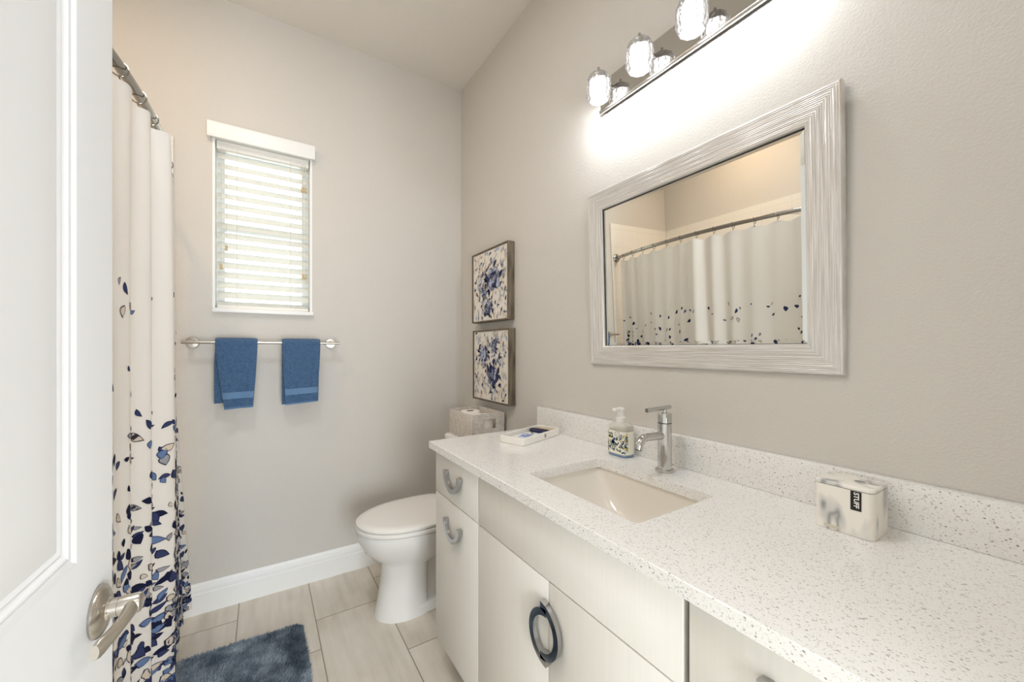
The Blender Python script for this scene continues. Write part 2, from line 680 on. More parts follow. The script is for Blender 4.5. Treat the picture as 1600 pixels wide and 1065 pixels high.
# ------------------------------------------------------------------ window
win = empty('window_1', (0.011, YB + 0.06, WZ0), kind='structure')
w = B()
lt = 0.010
w.box(WX0, WX0 + lt, YB - 0.003, YB + T, WZ0, WZ1).box(WX1 - lt, WX1, YB - 0.003, YB + T, WZ0, WZ1).box(WX0 + lt, WX1 - lt, YB - 0.003, YB + T, WZ1 - lt, WZ1)
w.build('window_jamb', M['trim'], win)
B().box(WX0 - 0.0, WX1 + 0.004, YB - 0.024, YB + T, WZ0 - 0.012, WZ0 + 0.008, 0.003).build('window_sill', M['trim'], win)
f = B()
y0, y1 = YB + 0.080, YB + 0.105
f.box(WX0 + lt, WX0 + 0.042, y0, y1, WZ0 + 0.008, WZ1 - lt).box(WX1 - 0.042, WX1 - lt, y0, y1, WZ0 + 0.008, WZ1 - lt)
f.box(WX0 + 0.042, WX1 - 0.042, y0, y1, WZ1 - 0.045, WZ1 - lt).box(WX0 + 0.042, WX1 - 0.042, y0, y1, WZ0 + 0.008, WZ0 + 0.045)
f.box(WX0 + 0.042, WX1 - 0.042, y0 - 0.008, y1, 1.806, 1.832)
f.build('window_frame', M['trim'], win)
B().box(WX0 + 0.04, WX1 - 0.04, y0 + 0.010, y0 + 0.014, WZ0 + 0.04, WZ1 - 0.04).build('window_pane', M['pane'], win)

# blind
bl = empty('window_blind', (0.011, YB + 0.035, WZ1), 'white slatted blind with cornice valance covering the small window', 'blind')
v = B()
v.box(-0.218, 0.2325, YB - 0.036, YB - 0.024, 2.212, 2.284, 0.004)
v.box(-0.218, -0.208, YB - 0.024, YB - 0.001, 2.214, 2.282, 0.002).box(0.2225, 0.2325, YB - 0.024, YB - 0.001, 2.214, 2.282, 0.002)
v.build('valance', M['trim'], bl)
B().box(WX0 + 0.014, WX1 - 0.014, YB + 0.012, YB + 0.056, 2.180, 2.220, 0.003).build('headrail', M['whiteplastic'], bl)
yc = YB + 0.035
sl = B()
ang = math.radians(46)
NS = 16
pitch = (2.168 - 1.452) / (NS - 1)
for i in range(NS):
    z = 2.155 - i * pitch
    tilt = ang + (0.02 * math.sin(i * 2.3))
    R = Matrix.Translation((0, yc, z)) @ Matrix.Rotation(tilt, 4, 'X')
    sl.box(WX0 + 0.016, WX1 - 0.016, -0.0245, 0.0245, -0.0014, 0.0014, 0.001, 1, M=R)
sl.build('slats', M['slat'], bl)
B().box(WX0 + 0.016, WX1 - 0.016, yc - 0.022, yc + 0.022, 1.419, 1.435, 0.004).build('bottom_rail', M['whiteplastic'], bl)
for x in (-0.105, 0.122):
    c = B()
    c.tube([(x, yc - 0.025, 2.19), (x, yc - 0.027, 1.8), (x, yc - 0.025, 1.43)], 0.0010, 6)
    c.build('ladder_cord', M['cord'], bl)
for x, zt in ((-0.166, 1.61), (-0.146, 1.70), (0.178, 1.595), (0.192, 1.597), (0.176, 2.05), (0.190, 2.052)):
    c = B()
    c.tube([(x, yc - 0.030, 2.19), (x, yc - 0.031, zt + 0.02)], 0.0009, 6)
    p = c.build('lift_cord', M['cord'], bl)
    c = B()
    c.lathe([(0.002, 0.026), (0.006, 0.024), (0.0045, 0.013), (0.007, 0.003), (0.006, 0.0)], 12, Matrix.Translation((x, yc - 0.031, zt - 0.006)))
    c.build('tassel', M['tassel'], p)

# ------------------------------------------------------------------ shower: tub, rod, rings, curtain, head
tub = empty('bathtub', (-0.71, 1.55, 0), 'white alcove bathtub behind the leaf print shower curtain', 'bathtub')
w = B()
tx0, tx1, ty0, ty1 = XL + 0.012, -0.352, YT + 0.012, YB - 0.013


def rr(x0, x1, y0, y1, r, z, n=6):
    out = []
    for cx, cy, a0 in ((x1 - r, y1 - r, 0), (x0 + r, y1 - r, 90), (x0 + r, y0 + r, 180), (x1 - r, y0 + r, 270)):
        for k in range(n + 1):
            a = math.radians(a0 + 90 * k / n)
            out.append((cx + r * math.cos(a), cy + r * math.sin(a), z))
    return out


w.loft([rr(tx0, tx1, ty0, ty1, 0.01, 0.0), rr(tx0, tx1, ty0, ty1, 0.01, 0.40), rr(tx0 + 0.01, tx1 - 0.01, ty0 + 0.01, ty1 - 0.01, 0.01, 0.41),
        rr(tx0 + 0.07, tx1 - 0.08, ty0 + 0.09, ty1 - 0.09, 0.12, 0.41), rr(tx0 + 0.09, tx1 - 0.10, ty0 + 0.11, ty1 - 0.12, 0.13, 0.38),
        rr(tx0 + 0.13, tx1 - 0.14, ty0 + 0.16, ty1 - 0.22, 0.15, 0.10), rr(tx0 + 0.2, tx1 - 0.2, ty0 + 0.25, ty1 - 0.32, 0.10, 0.07)])
w.build('tub_shell', M['porcelain'], tub)
w = B()
w.lathe([(0.026, 0), (0.026, 0.004), (0.02, 0.006)], 20, Matrix.Translation((-0.71, ty0 + 0.36, 0.071)))
w.build('drain', M['chrome'], tub)

ZR, RA, RB = 1.891, 0.79, 2.311


def rod_x(y):
    t = (y - RA) / (RB - RA)
    return -0.390 + 0.120 * (1 - (2 * t - 1) ** 2)


rod = empty('shower_curtain_rod', (-0.3, 1.55, ZR), 'curved metal shower curtain rod spanning above the tub', 'curtain rod')
w = B()
w.tube([(rod_x(RA + (RB - RA) * i / 40), RA + (RB - RA) * i / 40, ZR) for i in range(41)], 0.0125, 16)
w.build('pole', M['rod'], rod)
for y, d in ((RB + 0.0015 - 0.0115, -1), (RA + 0.010, 1)):
    w = B()
    w.lathe([(0.034, 0), (0.034, 0.006), (0.026, 0.012), (0.020, 0.014), (0.018, 0.03)], 28, Matrix.Translation((rod_x(y), y, ZR)) @ Matrix.Rotation(math.pi / 2 * d * -1, 4, 'X'))
    w.build('flange', M['rod'], rod)

CA, CB, CTOP, CHEM = 0.925, 2.205, 1.852, 0.085
NR = 12
ringy = [CB - 0.012 - (CB - CA - 0.024) * k / (NR - 1) for k in range(NR)]
pitch_r = (CB - CA - 0.024) / (NR - 1)


def cur(s, q):
    """s along the rod 0..1, q from top 0 to hem 1 -> point on the cloth."""
    y = CA + (CB - CA) * s
    ph = (CB - 0.012 - y) / pitch_r
    wob = 0.35 * math.sin(1.7 * ph + 0.5) * q
    A = 0.014 + 0.007 * min(1, q * 1.6)
    fold = A * math.cos(2 * math.pi * (ph + wob * 0.5)) * (0.6 + 0.4 * math.sin(ph * 1.1 + 1.0))
    fold += 0.014 * q ** 0.5 * math.sin(math.pi * ph * 0.62 + 2.1 + 0.5 * q)
    fold *= 0.8
    fold += 0.019 * math.exp(-((y - 1.525) / 0.055) ** 2)
    x0 = rod_x(y) + 0.013
    far = min(1.0, max(0.0, (y - 1.62) / 0.4))
    far = far * far * (3 - 2 * far)
    k = max(0.0, (q - 0.42) / 0.58) * far
    xb = -0.284
    x = x0 * (1 - k) + xb * k + fold
    sag = 0.012 * (math.sin(math.pi * ph)) ** 2
    z = CTOP - sag * max(0, 1 - q * 6) - (CTOP - CHEM) * q + 0.006 * math.sin(5 * s + 1) * q
    return Vector((x, y + 0.012 * math.sin(2 * math.pi * ph + 1.2) * q, z))


def cur_n(s, q):
    e = 0.002
    a = cur(min(1, s + e), q) - cur(max(0, s - e), q)
    b = cur(s, min(1, q + e)) - cur(s, max(0, q - e))
    n = a.cross(b).normalized()
    return n if n.x > 0 else -n


def leaf(bm, mp, cu, cv, ang, L, Wd, outline, fill, lift=0.0, n=5):
    """a painted leaf: outline rim and filled centre, mapped onto a surface by mp(u, v, lift)."""
    ca, sa = math.cos(ang), math.sin(ang)

    def ring(k, l):
        pts = []
        for side in (1, -1):
            for i in range(n + 1):
                t = i / n if side == 1 else 1 - i / n
                if i == n:
                    continue
                wd = Wd * k * (math.sin(math.pi * t ** 0.85)) * 0.5 * side
                x = (t - 0.5) * L * k
                bend = 0.12 * L * math.sin(math.pi * t)
                yy = wd + bend
                pts.append(bm.bm.verts.new(mp(cu + x * ca - yy * sa, cv + x * sa + yy * ca, l)))
        return pts
    a = ring(1.0, lift)
    bm.mi = outline
    bm.face(a)
    if fill is not None:
        b = ring(0.80, lift + 0.00025)
        bm.mi = fill
        bm.face(b)


w = B()
w.grid(lambda a, b: cur(a, b), 300, 70)


def cmap(u, v, lift):
    s = min(0.999, max(0.001, u))
    q = min(0.999, max(0.0, v))
    return cur(s, q) + cur_n(s, q) * (0.0012 + lift)


WID, HGT = (CB - CA) * 1.12, CTOP - CHEM
rl = random.Random(11)
cnt = 0
dep = 0.0
while cnt < 3300:
    z = CHEM + 0.012 + rl.random() * 1.33
    hh = (z - CHEM) / 1.34
    dens = max(0.025, max(0.0, 1 - hh / 1.0) ** 2.0)
    if rl.random() > dens:
        continue
    s = rl.random() * 0.98 + 0.01
    ang = rl.gauss(0.9, 0.9)
    L = rl.uniform(0.018, 0.040) * (1.0 if z < 1.0 else 0.9)
    Wd = L * rl.uniform(0.42, 0.66)
    r = rl.random()
    if r < 0.36:
        o_, f_ = 1, 1 if rl.random() < 0.6 else 2
    elif r < 0.52:
        o_, f_ = 1, 2
    elif r < 0.70:
        o_, f_ = 2, 3
    elif r < 0.88:
        o_, f_ = 6, 4
    else:
        o_, f_ = 6, 5
    dep = (cnt % 7) * 0.00004
    q = (CTOP - z) / HGT

    def mp(u, v, l, s=s, q=q):
        return cmap(s + u / WID, q + v / HGT, l + dep)
    leaf(w, mp, 0, 0, ang, L, Wd, o_, f_)
    cnt += 1
w.build('shower_curtain', [M['fabric']] + INK, None, angle=80, loc=(-0.28, 1.6, CTOP),
        label='white shower curtain printed with blue leaves thickening toward the hem', cat='shower curtain')


def ring_mesh(y, tilt):
    x = rod_x(y)
    g = B()
    pts = []
    for k in range(25):
        a = 2 * math.pi * k / 24
        pts.append(Vector((math.cos(a) * 0.0160, math.sin(a) * 0.004 * tilt, -0.005 + math.sin(a) * 0.0190)))
    g.tube([Vector((x, y, ZR)) + p for p in pts[:-1]] + [Vector((x, y, ZR)) + pts[0]], 0.0016, 8, up=(0, 1, 0))
    return g


rb = empty('curtain_ring', (rod_x(ringy[0]), ringy[0], ZR), cat='curtain ring', group='curtain rings on the shower rod')
ring_mesh(ringy[0], 1).build('hoop', M['rod'], rb)
g = B()
g.tube([(rod_x(ringy[0]) - 0.001, ringy[0], ZR - 0.024), (rod_x(ringy[0]) + 0.002, ringy[0], ZR - 0.034), (rod_x(ringy[0]) + 0.008, ringy[0], ZR - 0.044), (rod_x(ringy[0]) + 0.011, ringy[0], ZR - 0.041)], 0.0016, 8, up=(0, 1, 0))
g.tube([(rod_x(ringy[0]) + 0.011, ringy[0] - 0.010, ZR - 0.043), (rod_x(ringy[0]) + 0.011, ringy[0] + 0.010, ZR - 0.043)], 0.0042, 8)
g.build('hook', M['rod'], rb)
names_ord = ['first', 'second', 'third', 'fourth', 'fifth', 'sixth', 'seventh', 'eighth', 'ninth', 'tenth', 'eleventh', 'twelfth']
for k in range(NR):
    o = rb if k == 0 else copy_tree(rb)
    o.location = (rod_x(ringy[k]), ringy[k], ZR)
    o['label'] = 'metal ring holding the shower curtain, %s along the rod from the window wall' % names_ord[k]

sh = empty('showerhead', (-0.66, YT + 0.01, 1.99), 'round chrome shower head above the curtain in the mirror reflection', 'shower head')
g = B()
g.tube([(-0.66, YT + 0.012, 2.02), (-0.66, YT + 0.10, 2.03), (-0.66, YT + 0.20, 2.01), (-0.66, YT + 0.26, 1.965)], 0.010, 12)
g.build('shower_arm', M['chrome'], sh)
g = B()
g.lathe([(0.012, 0.03), (0.02, 0.015), (0.085, 0.006), (0.09, 0.0), (0.088, -0.004)], 32, Matrix.Translation((-0.66, YT + 0.265, 1.945)) @ Matrix.Rotation(math.radians(12), 4, 'X'))
g.build('spray_plate', M['chrome'], sh)
g = B()
g.lathe([(0.03, 0), (0.03, 0.005), (0.014, 0.012)], 24, Matrix.Translation((-0.66, YT + 0.0105, 2.02)) @ Matrix.Rotation(-math.pi / 2, 4, 'X'))
g.build('wall_flange', M['chrome'], sh)

g = B()
g.lathe([(0.085, 0.0), (0.085, -0.006), (0.07, -0.009)], 32, Matrix.Translation((-0.66, 1.5, ZC - 0.001)))
rc = empty('recessed_light', (-0.66, 1.5, ZC - 0.001), 'round recessed ceiling light above the bathtub', 'ceiling light')
g.build('trim_ring', M['trim'], rc)
g = B()
g.lathe([(0.065, 0.0), (0.06, -0.003)], 32, Matrix.Translation((-0.66, 1.5, ZC - 0.0105)))
g.build('diffuser', M['shower_bulb'], rc)

# ------------------------------------------------------------------ open door in the left foreground
ddir = Vector((0.05, 1.0, 0)).normalized()
dnor = Vector((ddir.y, -ddir.x, 0))           # towards the room
rose_c = Vector((-0.1646, 0.653, 0.914))


def DM(s, n, z):
    """door coordinates: s along the leaf from the handle axis, n out of the face, z height."""
    p = rose_c + ddir * s + dnor * n
    return Vector((p.x, p.y, z))


door = empty('door_1', DM(-0.70, 0, 0), kind='structure')
DS0, DS1, DZ0, DZ1 = -0.705, 0.045, 0.012, 2.04
d = B()
TH = 0.035


def dquad(a, b, c, e):
    d.face([d.bm.verts.new(p) for p in (a, b, c, e)])


PS0, PS1 = DS0 + 0.105, -0.050
panels = [(0.16, 0.84), (0.994, 1.90)]
prof = [(0.0, 0.0), (0.002, -0.0007), (0.005, -0.0030), (0.009, -0.0036), (0.0115, -0.0028), (0.0145, -0.0050), (0.018, -0.0058), (0.0205, -0.0052), (0.025, -0.0066), (0.033, -0.0052), (0.075, -0.0028)]
for side in (1, -1):
    def P(s, n, z, side=side):
        return DM(s, n if side == 1 else -TH - n, z)
    # stiles and rails
    zs = [DZ0, panels[0][0], panels[0][1], panels[1][0], panels[1][1], DZ1]
    for a, b in ((DS0, PS0), (PS1, DS1)):
        for z0, z1 in zip(zs[:-1], zs[1:]):
            dquad(P(a, 0, z0), P(b, 0, z0), P(b, 0, z1), P(a, 0, z1))
    for z0, z1 in ((zs[0], zs[1]), (zs[2], zs[3]), (zs[4], zs[5])):
        dquad(P(PS0, 0, z0), P(PS1, 0, z0), P(PS1, 0, z1), P(PS0, 0, z1))
    for z0, z1 in panels:
        rings = [[P(PS0 + i, n, z0 + i), P(PS1 - i, n, z0 + i), P(PS1 - i, n, z1 - i), P(PS0 + i, n, z1 - i)] for i, n in prof]
        d.loft(rings, True, False, True)
for (a, b) in (((DS1, DZ0), (DS1, DZ1)), ((DS0, DZ0), (DS0, DZ1)), ((DS0, DZ1), (DS1, DZ1)), ((DS0, DZ0), (DS1, DZ0))):
    dquad(DM(a[0], 0, a[1]), DM(a[0], -TH, a[1]), DM(b[0], -TH, b[1]), DM(b[0], 0, b[1]))
bmesh.ops.remove_doubles(d.bm, verts=d.bm.verts[:], dist=0.00005)
d.build('door_leaf', M['door'], door, angle=25)
hz = 0.914
A = Matrix.Translation(DM(0, 0, hz)) @ Matrix(((dnor.x, ddir.x, 0), (dnor.y, ddir.y, 0), (0, 0, 1))).to_4x4() @ Matrix.Rotation(math.pi / 2, 4, 'Y')
g = B()
g.lathe([(0.0290, 0.0003), (0.0295, 0.0025), (0.028, 0.005), (0.022, 0.0080), (0.013, 0.0098), (0.0118, 0.012)], 40, A)
hd = g.build('handle', M['nickel'], door)
g = B()
g.lathe([(0.0106, 0.009), (0.0106, 0.0185), (0.0100, 0.0188), (0.0100, 0.0195), (0.0108, 0.0198), (0.0112, 0.037), (0.0104, 0.039), (0.008, 0.0402)], 32, A)
g.build('handle_neck', M['nickel'], hd)
g = B()
pts, rad = [], []
for i in range(15):
    t = i / 14
    s = -0.002 - 0.066 * t
    n = 0.0315 + 0.002 * math.sin(math.pi * t) - 0.013 * t ** 1.4
    z = hz - 0.004 + 0.003 * math.cos(2.6 * t) - 0.004 * t
    pts.append(DM(s, n, z))
    rad.append(0.0100 * (1 - 0.35 * math.sin(math.pi * min(1, t * 1.15)) * 0.8) * (1.0 if t < 0.93 else 0.8))
rings = []
for i, p in enumerate(pts):
    t = i / 14
    hh = rad[i]
    tt = 0.0075 * (1 - 0.5 * t)
    rings.append([p + dnor * tt * math.cos(2 * math.pi * k / 16) + Vector((0, 0, hh * math.sin(2 * math.pi * k / 16))) for k in range(16)])
g.loft(rings)
g.build('handle_lever', M['nickel'], hd)

# ------------------------------------------------------------------ vanity
CT, CX = 0.8705, 0.54
CF = 0.56                  # front of doors
VY0 = YF + 0.004


def half_ring(b, cy, cz, rot, n=24, ro=0.0655, ri=0.0490, x0=0.543, x1=0.5535):
    """flat half-ring pull in the y-z plane; rot turns a cup opening upward."""
    secs = []
    for i in range(n + 1):
        a = math.pi + math.pi * i / n
        a += rot
        c, s_ = math.cos(a), math.sin(a)
        secs.append([(x0, cy + ro * c, cz + ro * s_), (x0, cy + ri * c, cz + ri * s_), (x1, cy + ri * c, cz + ri * s_), (x1, cy + ro * c, cz + ro * s_)])
    b.loft(secs)
    for e in (math.pi, 2 * math.pi):
        a = e + rot
        rm = (ro + ri) / 2
        inward = 0.007 * (1 if e == math.pi else -1)
        a2 = a + inward / rm
        Mx = Matrix.Translation((0, cy + rm * math.cos(a2), cz + rm * math.sin(a2))) @ Matrix.Rotation(a2, 4, 'X')
        b.box(x1 - 0.0005, CF - 0.0002, -0.0070, 0.0070, -0.007, 0.007, M=Mx)
    return b


def cabinet(label, y0, y1, fronts):
    c = empty('vanity_cabinet', (0.8, (y0 + y1) / 2, 0), label, 'cabinet', 'white vanity cabinets under the countertop')
    g = B()
    ya, yb = y0 + 0.001, y1 - 0.001
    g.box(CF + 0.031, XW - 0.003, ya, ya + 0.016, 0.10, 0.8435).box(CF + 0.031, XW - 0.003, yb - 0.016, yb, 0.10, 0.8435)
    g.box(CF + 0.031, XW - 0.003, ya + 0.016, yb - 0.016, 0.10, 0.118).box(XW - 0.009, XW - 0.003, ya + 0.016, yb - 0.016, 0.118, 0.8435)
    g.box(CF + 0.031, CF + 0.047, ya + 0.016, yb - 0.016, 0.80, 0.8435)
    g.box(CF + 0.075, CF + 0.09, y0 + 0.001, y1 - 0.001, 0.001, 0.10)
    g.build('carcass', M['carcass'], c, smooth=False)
    for kind, a0, a1, z0, z1, pull in fronts:
        g = B()
        g.box(CF, CF + 0.018, a0, a1, z0, z1, 0.0012)
        p = g.build(kind, M['cabinet'], c)
        if pull:
            g = half_ring(B(), *pull)
            g.build('handle', M['pull'], p, angle=30)
    return c


cabinet('narrow white vanity cabinet beside the toilet with a drawer above a door', 1.073, 1.422,
        [('drawer', 1.0745, 1.4205, 0.6865, 0.833, (1.2475, 0.793, 0.0)), ('door', 1.0745, 1.4205, 0.127, 0.6825, (1.2475, 0.623, 0.0))])
cabinet('wide white vanity cabinet under the sink with two doors and arched chrome pulls', 0.3745, 1.071,
        [('false_front', 0.3765, 1.0695, 0.6865, 0.833, None), ('door', 0.7215, 1.0695, 0.127, 0.6825, (0.731, 0.574, -math.pi / 2)),
         ('door', 0.3765, 0.7185, 0.127, 0.6825, (0.710, 0.563, math.pi / 2))])
cabinet('white vanity cabinet at right edge with a drawer pull under the countertop', 0.022, 0.367,
        [('drawer', 0.0235, 0.3655, 0.6865, 0.833, (0.194, 0.793, 0.0)), ('drawer', 0.0235, 0.3655, 0.41, 0.6825, (0.194, 0.60, 0.0)), ('drawer', 0.0235, 0.3655, 0.127, 0.406, (0.194, 0.32, 0.0))])

SX0, SX1, SY0, SY1 = 0.6374, 0.9151, 0.5302, 0.9161
ct = B()
zt, zb = CT, 0.8445
yL, yR, xF, xB_ = 1.4415, VY0, CX, XW - 0.002
e = 0.0015


def hole(z, r=0.012, n=5):
    return rr(SX0, SX1, SY0, SY1, r, z, n)


def outer(z, i=0.0):
    # same vertex count as the hole ring, sent to the counter's rim
    pts = []
    for x, y, _ in hole(z):
        fx = (x - SX0) / (SX1 - SX0)
        fy = (y - SY0) / (SY1 - SY0)
        pts.append((fx, fy))
    out = []
    n = 5
    corners = [(xB_ - i, yL - i), (xF + i, yL - i), (xF + i, yR + i), (xB_ - i, yR + i)]
    for c in corners:
        out += [(c[0], c[1], z)] * (n + 1)
    return out


def stitch(b, ra, rb_):
    va = {}

    def V(p):
        k = tuple(round(q, 6) for q in p)
        if k not in va:
            va[k] = b.bm.verts.new(p)
        return va[k]
    A_, B_ = [V(p) for p in ra], [V(p) for p in rb_]
    N = len(A_)
    for i in range(N):
        j = (i + 1) % N
        vs = []
        for v_ in (A_[i], A_[j], B_[j], B_[i]):
            if v_ not in vs:
                vs.append(v_)
        if len(vs) > 2:
            b.face(vs)


stitch(ct, outer(zt, e), hole(zt))
stitch(ct, outer(zt - e), outer(zt, e))
stitch(ct, outer(zb), outer(zt - e))
stitch(ct, hole(zb), outer(zb))
stitch(ct, hole(zt), hole(zb))
bmesh.ops.remove_doubles(ct.bm, verts=ct.bm.verts[:], dist=0.00005)
ct.build('countertop', M['quartz'], None, angle=25, loc=(0.8, 0.7, zb), label='speckled white quartz countertop with a rectangular sink cutout', cat='countertop')
B().box(1.050, XW - 0.001, VY0, 1.436, CT + 0.0003, 0.9640, 0.0015).build('backsplash', M['quartz'], None, loc=(1.066, 0.7, CT),
    label='low speckled quartz backsplash strip along the vanity wall', cat='backsplash')

# sink
snk = empty('sink', (0.776, 0.723, 0.70), 'white rectangular undermount sink with curved basin set in the countertop', 'sink')
g = B()
bx0, bx1, by0, by1 = SX0 - 0.006, SX1 + 0.006, SY0 - 0.006, SY1 + 0.006
ztop = zb - 0.0005
DEP = 0.135


def basin(a, b):
    # a across (x: front -> back), b along (y)
    tx = 2 * a - 1
    ty = 2 * b - 1
    gx = (1 - abs(tx) ** 7)
    gy = (1 - abs(ty) ** 2.3)
    depth = DEP * (max(0, gx) ** 0.55) * (max(0, gy) ** 0.75)
    x = (bx0 + bx1) / 2 + (bx1 - bx0) / 2 * tx
    y = (by0 + by1) / 2 + (by1 - by0) / 2 * ty
    return Vector((x, y, ztop - depth))


def warp(t):
    return 0.5 - 0.5 * math.cos(math.pi * t)


g.grid(lambda a, b: basin(warp(a), warp(b)), 60, 60)
# rim under the stone and outer shell
g.loft([rr(bx0, bx1, by0, by1, 0.001, ztop, 2), rr(bx0 - 0.02, bx1 + 0.02, by0 - 0.02, by1 + 0.02, 0.01, ztop, 2),
        rr(bx0 - 0.02, bx1 + 0.02, by0 - 0.02, by1 + 0.02, 0.01, ztop - 0.012, 2), rr(bx0 + 0.02, bx1 - 0.02, by0 + 0.02, by1 - 0.02, 0.03, ztop - DEP - 0.012, 2)], True, False, True)
g.build('basin', M['sinkware'], snk, angle=50)
g = B()
g.lathe([(0.022, 0.0), (0.022, 0.002), (0.018, 0.004), (0.0, 0.005)], 24, Matrix.Translation((0.776, 0.723, ztop - DEP + 0.0005)), True, False)
g.build('drain', M['chrome'], snk)

# faucet
fx, fy = 0.985, 0.72
fa = empty('faucet', (fx, fy, CT), 'tall single lever chrome faucet behind the sink', 'faucet')
g = B()
g.lathe([(0.0265, 0.0003), (0.0265, 0.005), (0.025, 0.0065), (0.0205, 0.0068)], 40, Matrix.Translation((fx, fy, CT)))
g.build('base_ring', M['steel'], fa)
g = B()
g.lathe([(0.0195, 0.0065), (0.0195, 0.1385), (0.0188, 0.139)], 40, Matrix.Translation((fx, fy, CT)))
g.build('body', M['chrome'], fa)
g = B()
g.lathe([(0.0180, 0.1386), (0.0193, 0.1388), (0.0193, 0.1412), (0.0180, 0.1414)], 40, Matrix.Translation((fx, fy, CT)))
g.build('seam_ring', M['darkgap'], fa)
g = B()
g.lathe([(0.0186, 0.1395), (0.0186, 0.1405), (0.0198, 0.141), (0.0198, 0.1655), (0.0185, 0.168), (0.0, 0.1682)], 40, Matrix.Translation((fx, fy, CT)), True, False)
cap = g.build('valve_cap', M['chrome'], fa)
g = B()
g.lathe([(0.006, 0.168), (0.006, 0.181)], 16, Matrix.Translation((fx, fy, CT)))
g.tube([(fx + 0.024, fy, CT + 0.1835), (fx - 0.080, fy, CT + 0.1815)], 0.0062, 16)
g.build('lever', M['chrome'], cap)
g = B()
pts = [(fx - 0.012, fy, CT + 0.104), (fx - 0.05, fy, CT + 0.1055), (fx - 0.085, fy, CT + 0.1065)]
for k in range(1, 9):
    a = math.radians(80 * k / 8)
    pts.append((fx - 0.085 - 0.028 * math.sin(a), fy, CT + 0.1065 - 0.028 * (1 - math.cos(a))))
pts.append((pts[-1][0] - 0.0012, fy, pts[-1][2] - 0.006))
g.tube(pts, 0.0112, 20, up=(0, 1, 0))
sp = g.build('spout', M['chrome'], fa)
g = B()
g.tube([pts[-1], (pts[-1][0] - 0.0003, fy, pts[-1][2] - 0.002)], 0.0085, 16, up=(0, 1, 0))
g.build('aerator', M['darkgap'], sp)
g = B()
g.tube([(fx + 0.018, fy, CT + 0.012), (fx + 0.036, fy, CT + 0.012)], 0.0035, 12)
g.build('drain_knob', M['chrome'], fa)

# soap dispenser
def soap_label_mat():
    m = mat('floral_label', srgb(238, 228, 180), 0.35)
    return m


sx, sy = 1.008, 0.905
so = empty('soap_dispenser', (sx, sy, CT), 'clear foaming soap bottle with floral label and white pump', 'soap dispenser')
hw_, hd_ = 0.040, 0.026


def srr(k, z, r=0.016):
    return rr(sx - hd_ * k, sx + hd_ * k, sy - hw_ * k, sy + hw_ * k, r * k, z, 5)


g = B()
g.loft([srr(0.93, CT + 0.0005), srr(1.0, CT + 0.006), srr(1.0, CT + 0.088), srr(0.93, CT + 0.101), srr(0.66, CT + 0.110), srr(0.42, CT + 0.113)])
g.build('bottle', M['clear'], so)
g = B()
a0, a1 = CT + 0.010, CT + 0.084
g.loft([srr(1.012, a0), srr(1.012, a1)], True, False, False)
LC = [srgb(241, 238, 224), srgb(34, 56, 96), srgb(52, 120, 176), srgb(120, 140, 96), srgb(226, 222, 214), srgb(214, 190, 90), srgb(20, 24, 30)]
lm = [mat('label_ink_%s' % n_, c_, 0.4) for n_, c_ in zip(('cream', 'navy', 'blue', 'olive', 'white', 'yellow', 'black'), LC)]


def smap(u, v, l):
    # front (-x) face wrapping round the corners
    x = sx - hd_ * 1.012 - l - 0.0003
    y = sy - u
    lim = hw_ * 1.012 - 0.016
    ex = abs(u) - lim
    if ex > 0:
        a = min(ex / 0.016, 1.5)
        x = sx - hd_ * 1.012 + 0.016 - (0.0165 + l) * math.cos(a)
        y = sy - math.copysign(lim + (0.0165 + l) * math.sin(a), u)
    return Vector((x, y, v))


rs = random.Random(5)
for k in range(190):
    u = rs.uniform(-0.046, 0.046)
    vv = rs.uniform(a0 + 0.006, a1 - 0.008)
    if abs(u) < 0.02 and rs.random() < 0.35:
        continue
    c_ = rs.choice([1, 1, 2, 3, 3, 4, 5, 5, 6])
    leaf(g, smap, u, vv, rs.uniform(0, 6.28), rs.uniform(0.006, 0.016), rs.uniform(0.003, 0.007), c_, None, lift=0.00002 * (k % 9))
for k in range(6):
    leaf(g, smap, -0.010, a0 + 0.036, k * 1.05, 0.017, 0.009, 2, 1 if k % 2 else None, lift=0.0004)


def disc(u0, v0, r, mi, l):
    g.mi = mi
    g.face([g.bm.verts.new(smap(u0 + r * math.cos(2 * math.pi * k / 20), v0 + r * math.sin(2 * math.pi * k / 20), l)) for k in range(20)])


disc(0.008, a1 - 0.010, 0.012, 4, 0.0006)
disc(0.008, a1 - 0.010, 0.010, 6, 0.0007)
disc(0.008, a1 - 0.010, 0.009, 4, 0.0008)
g.build('label', lm, so, angle=60)
g = B()
g.loft([srr(0.985, CT + 0.003), srr(0.995, CT + 0.0085)])
g.build('base_band', lm[2], so)
g = B()
g.lathe([(0.0165, 0.111), (0.0168, 0.126), (0.012, 0.129), (0.0105, 0.141), (0.0115, 0.1435), (0.013, 0.154), (0.009, 0.159)], 28, Matrix.Translation((sx, sy, CT)))
g.box(sx - 0.034, sx + 0.004, sy - 0.0085, sy + 0.0085, CT + 0.1485, CT + 0.158, 0.003, M=None)
g.build('pump', M['whiteplastic'], so)

